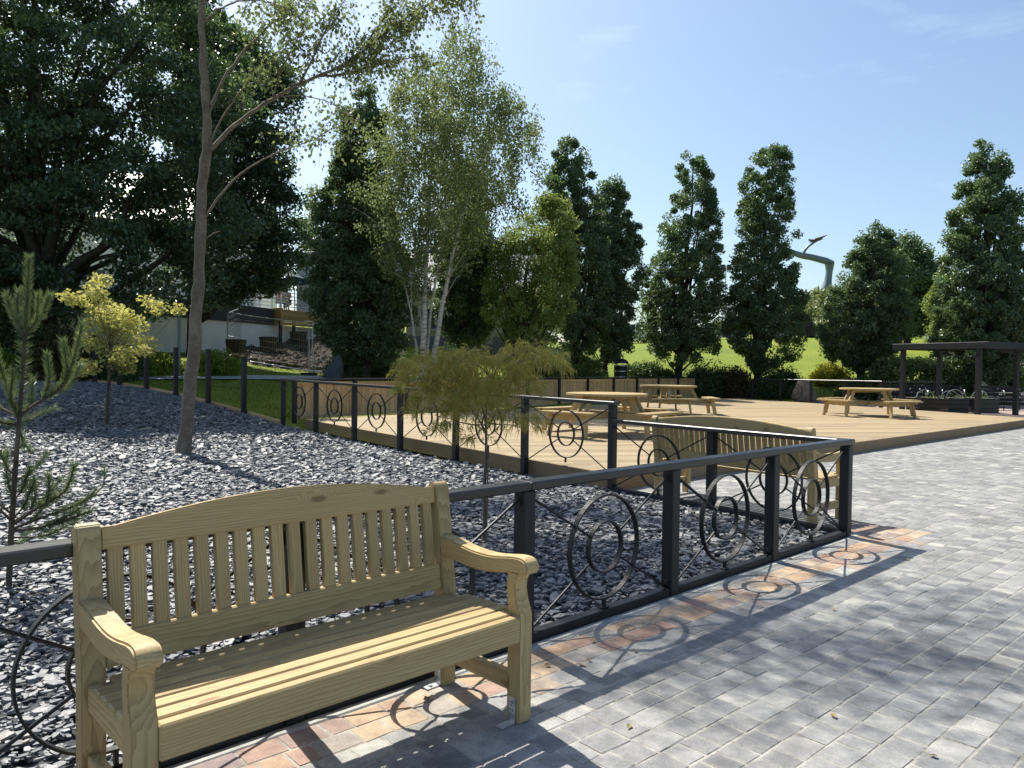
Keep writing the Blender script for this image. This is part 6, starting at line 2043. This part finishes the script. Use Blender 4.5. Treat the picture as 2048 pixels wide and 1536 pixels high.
for x, y, rz, lab in ((13.75, 26.55, rad(-20), "dark slatted bench with curled steel arms behind the picnic table"), (15.7, 27.7, rad(-16), "dark slatted bench with curled steel arms below the clipped hedge"), (17.6, 27.2, rad(-10), "dark slatted bench with curled steel arms near the brown steps")):
    metal_bench((x, y, 0.17), rz, lab)

def litter_bin():
    c_ = at(1241, 757, 34.0); z = float(tz(c_[0], 34.0))
    root = empty("litter_bin", (c_[0], 34.0, z), 0, "black domed litter bin behind the boarded fence", "bin")
    MB().tube([(0, 0, 0), (0, 0, 0.75)], 0.30, 20).build("body", M["iron"], root)
    t = np.linspace(0, math.pi / 2, 8)
    MB().tube(np.stack((0 * t, 0 * t, 0.82 + 0.22 * np.sin(t)), 1), 0.34 * np.cos(t) + 0.005, 20).build("lid", M["iron"], root, smooth=True)
    b = MB()
    for z_ in (0.2, 0.45, 0.7): b.tube([(0, 0, z_), (0, 0, z_ + 0.03)], 0.31, 20)
    b.build("bands", M["galv"], root)
litter_bin()

# cars on the bank road
def car(u, d, rz, label, paint, scale=1.0, tall=1.0):
    c_ = at(u, 680, d); z = float(tz(c_[0], d)) + 0.06
    root = empty("parked_car", (c_[0], d, z), rz, label, "car", "cars parked on the bank road")
    W = 1.75
    body = [(-2.1, 0.32), (-2.12, 0.62), (-2.0, 0.86), (-1.2, 0.94), (-0.55, 1.40 * tall), (0.9, 1.46 * tall), (1.65, 1.02 * tall ** 0.6), (2.1, 0.90), (2.15, 0.5), (2.1, 0.30)]
    MB().prism([(z_, x) for x, z_ in body], 1, -W / 2, W / 2, 0, 0.06).build("body", paint, root)
    gl = [(-1.08, 0.98), (-0.5, 1.36 * tall), (0.86, 1.41 * tall), (1.45, 1.02)]
    g = MB().prism([(z_, x) for x, z_ in gl], 1, -W / 2 - 0.012, W / 2 + 0.012, 0, 0.0)
    g.build("windows", M["glass"], root)
    p = MB()
    for s in (-1, 1):
        p.box((0.15, s * (W / 2 + 0.014), 1.17 * tall), (0.07, 0.02, 0.42), 2, 0.004)
    p.build("pillars", paint, root)
    for x in (-1.35, 1.35):
        for s in (-1, 1):
            w_ = MB().tube([(x, s * 0.72, 0.33), (x, s * 0.90, 0.33)], 0.33, 20).build("wheel", M["rubber"], root)
            MB().tube([(x, s * 0.895, 0.33), (x, s * 0.91, 0.33)], 0.2, 14).build("rim", M["galv"], w_)
    for s in (-1, 1):
        MB().box((-2.06, s * 0.62, 0.70), (0.10, 0.34, 0.14), 1, 0.03).build("headlight", M["white_metal"], root)
        MB().box((2.10, s * 0.68, 0.78), (0.08, 0.22, 0.20), 1, 0.03).build("tail_light", PINKC, root)
    return root
def paint(n, c_): return plain(n, c_, 0.25, 0.05, 3, 0.2, 0.6, 0)
car(1262, 56.0, 0.05, "white car glimpsed between the two oaks above the clipped hedge", paint("white car paint", (0.7, 0.7, 0.7)))
car(1432, 56.5, 0.02, "dark blue car glimpsed between the oaks above the large shrub", paint("blue car paint", (0.03, 0.05, 0.09)))
car(1590, 55.5, math.pi, "dark tall car below the scrubby bank beside the flat topped oak", paint("dark red car paint", (0.02, 0.014, 0.016)), tall=1.25)
car(1840, 54.0, 0.0, "black car glimpsed over the pergola behind the young tree", paint("black car paint", (0.02, 0.02, 0.022)))
car(2052, 52.0, 0.1, "silver car at the picture edge above the brown steps", paint("silver car paint", (0.45, 0.46, 0.48)))
def bollard():
    c_ = at(1853, 686, 48.0); z = float(tz(c_[0], 48.0))
    root = empty("steel_bollard", (c_[0], 48.0, z), 0, "pale steel post standing on the bank above the pergola", "bollard")
    MB().tube([(0, 0, -0.1), (0, 0, 1.25)], 0.11, 12).build("post", M["galv"], root)
    MB().tube([(0, 0, 1.25), (0, 0, 1.36)], 0.14, 12).build("cap", M["white_metal"], root)
bollard()
def lamp_post():
    c_ = at(1450, 640, 85.0); z = float(tz(c_[0], 85.0))
    top = at(1450, 531, 85.0)[2] - z
    root = empty("floodlight_mast", (c_[0], 85.0, z), 0, "slim grey floodlight mast on the skyline between two oaks", "lamp post")
    MB().tube([(0, 0, 0), (0, 0, top)], np.array((0.12, 0.06)), 8).build("mast", M["galv"], root)
    for s in (-1, 1): MB().box((s * 0.35, 0, top - 0.2), (0.5, 0.25, 0.6), 2, 0.05).build("lamp_head", M["charcoal"], root)
    MB().box((0, 0, top - 0.55), (1.0, 0.08, 0.08), 0, 0.01).build("crossbar", M["galv"], root)
lamp_post()

# sculpture on the bank
def sculpture():
    d = 76.0
    c_ = at(1652, 585, d)
    z0 = float(tz(c_[0], d))
    B = np.array((c_[0], d, z0))
    root = empty("bird_sculpture", B, 0, "tall grey green sculpture of a bird on a bent arm above the bank", "sculpture")
    def P(u, v): return at(u, v, d) - B
    tr_ = curve([P(1651, 640), P(1652, 585), P(1657, 555), P(1659, 540), P(1659, 527)], 24)
    w = np.interp(np.linspace(0, 1, 24), (0, 0.5, 0.7, 0.85, 0.95, 1), (0.75, 0.62, 0.36, 0.32, 0.42, 0.46))
    MB().tube(tr_, w, 14).build("column", M["verdigris"], root, smooth=True)
    arm = curve([P(1667, 526), P(1655, 523), P(1640, 519), P(1622, 514), P(1605, 512), P(1585, 505), P(1560, 492), P(1540, 470)], 30)
    MB().tube(arm, np.interp(np.linspace(0, 1, 30), (0, 0.1, 0.5, 1), (0.20, 0.34, 0.30, 0.10)), 10).build("arm", M["verdigris"], root, smooth=True)
    st = curve([P(1606, 511), P(1609, 501), P(1617, 492), P(1626, 486), P(1634, 481)], 16)
    MB().tube(st, np.linspace(0.16, 0.10, 16), 8).build("perch", M["verdigris"], root, smooth=True)
    bd = curve([P(1617, 479.5), P(1625, 481.5), P(1633, 480.5), P(1641, 479), P(1646, 477.2)], 16)
    MB().tube(bd, np.interp(np.linspace(0, 1, 16), (0, 0.3, 0.55, 1), (0.08, 0.13, 0.15, 0.03)), 8).build("bird", M["bark"], root, smooth=True)
    wing = MB()
    a, b_, e = P(1632, 479.5), P(1626, 479.5) , P(1634, 475.8)
    wing.add([a + (0, -0.05, 0), b_ + (0, -0.5, 0.05), b_ + (0.5, -2.2, 0.12), a + (0.25, -0.6, 0.03), a + (0, 0, -0.06), b_ + (0, -0.5, 0), b_ + (0.5, -2.2, 0.06), a + (0.25, -0.6, -0.03)],
             [(0, 1, 2, 3), (7, 6, 5, 4), (0, 4, 5, 1), (1, 5, 6, 2), (2, 6, 7, 3), (3, 7, 4, 0)])
    wing.add([a + (0, 0.05, 0), b_ + (0, 0.5, 0.05), b_ + (0.5, 2.2, 0.12), a + (0.25, 0.6, 0.03), a + (0, 0, -0.06), b_ + (0, 0.5, 0), b_ + (0.5, 2.2, 0.06), a + (0.25, 0.6, -0.03)],
             [(3, 2, 1, 0), (4, 5, 6, 7), (1, 5, 4, 0), (2, 6, 5, 1), (3, 7, 6, 2), (0, 4, 7, 3)])
    wing.build("wings", M["bark"], root)
sculpture()

def litter():
    r_ = rng(440)
    n = 170
    x = np.concatenate((r_.uniform(-9, 2.6, n), r_.uniform(-0.5, 6, 26))); y = np.concatenate((r_.uniform(2.5, 15, n), r_.uniform(2.5, 9, 26)))
    ing = inpoly(x, y, GRAVEL)
    k = ing | (pave_side(x, y) & ~inpoly(x, y, DECK)); x, y, ing = x[k], y[k], ing[k]
    z = np.where(ing, gz(x, y) + 0.03, 0.008)
    m = leafmat("fallen leaf", (0.16, 0.11, 0.05), (0.34, 0.27, 0.12), (0.3, 0.22, 0.08), 0.2)
    o = leaf_mesh("fallen_leaves", np.stack((x, y, z), 1), 0.045, 0.03, m, None, r_, 2.0, 0.0, A=np.stack((r_.normal(0, 1, len(x)), r_.normal(0, 1, len(x)), 0 * x), 1))
    tag(o, "few dry fallen leaves on the slate and paving", kind="stuff")
litter()
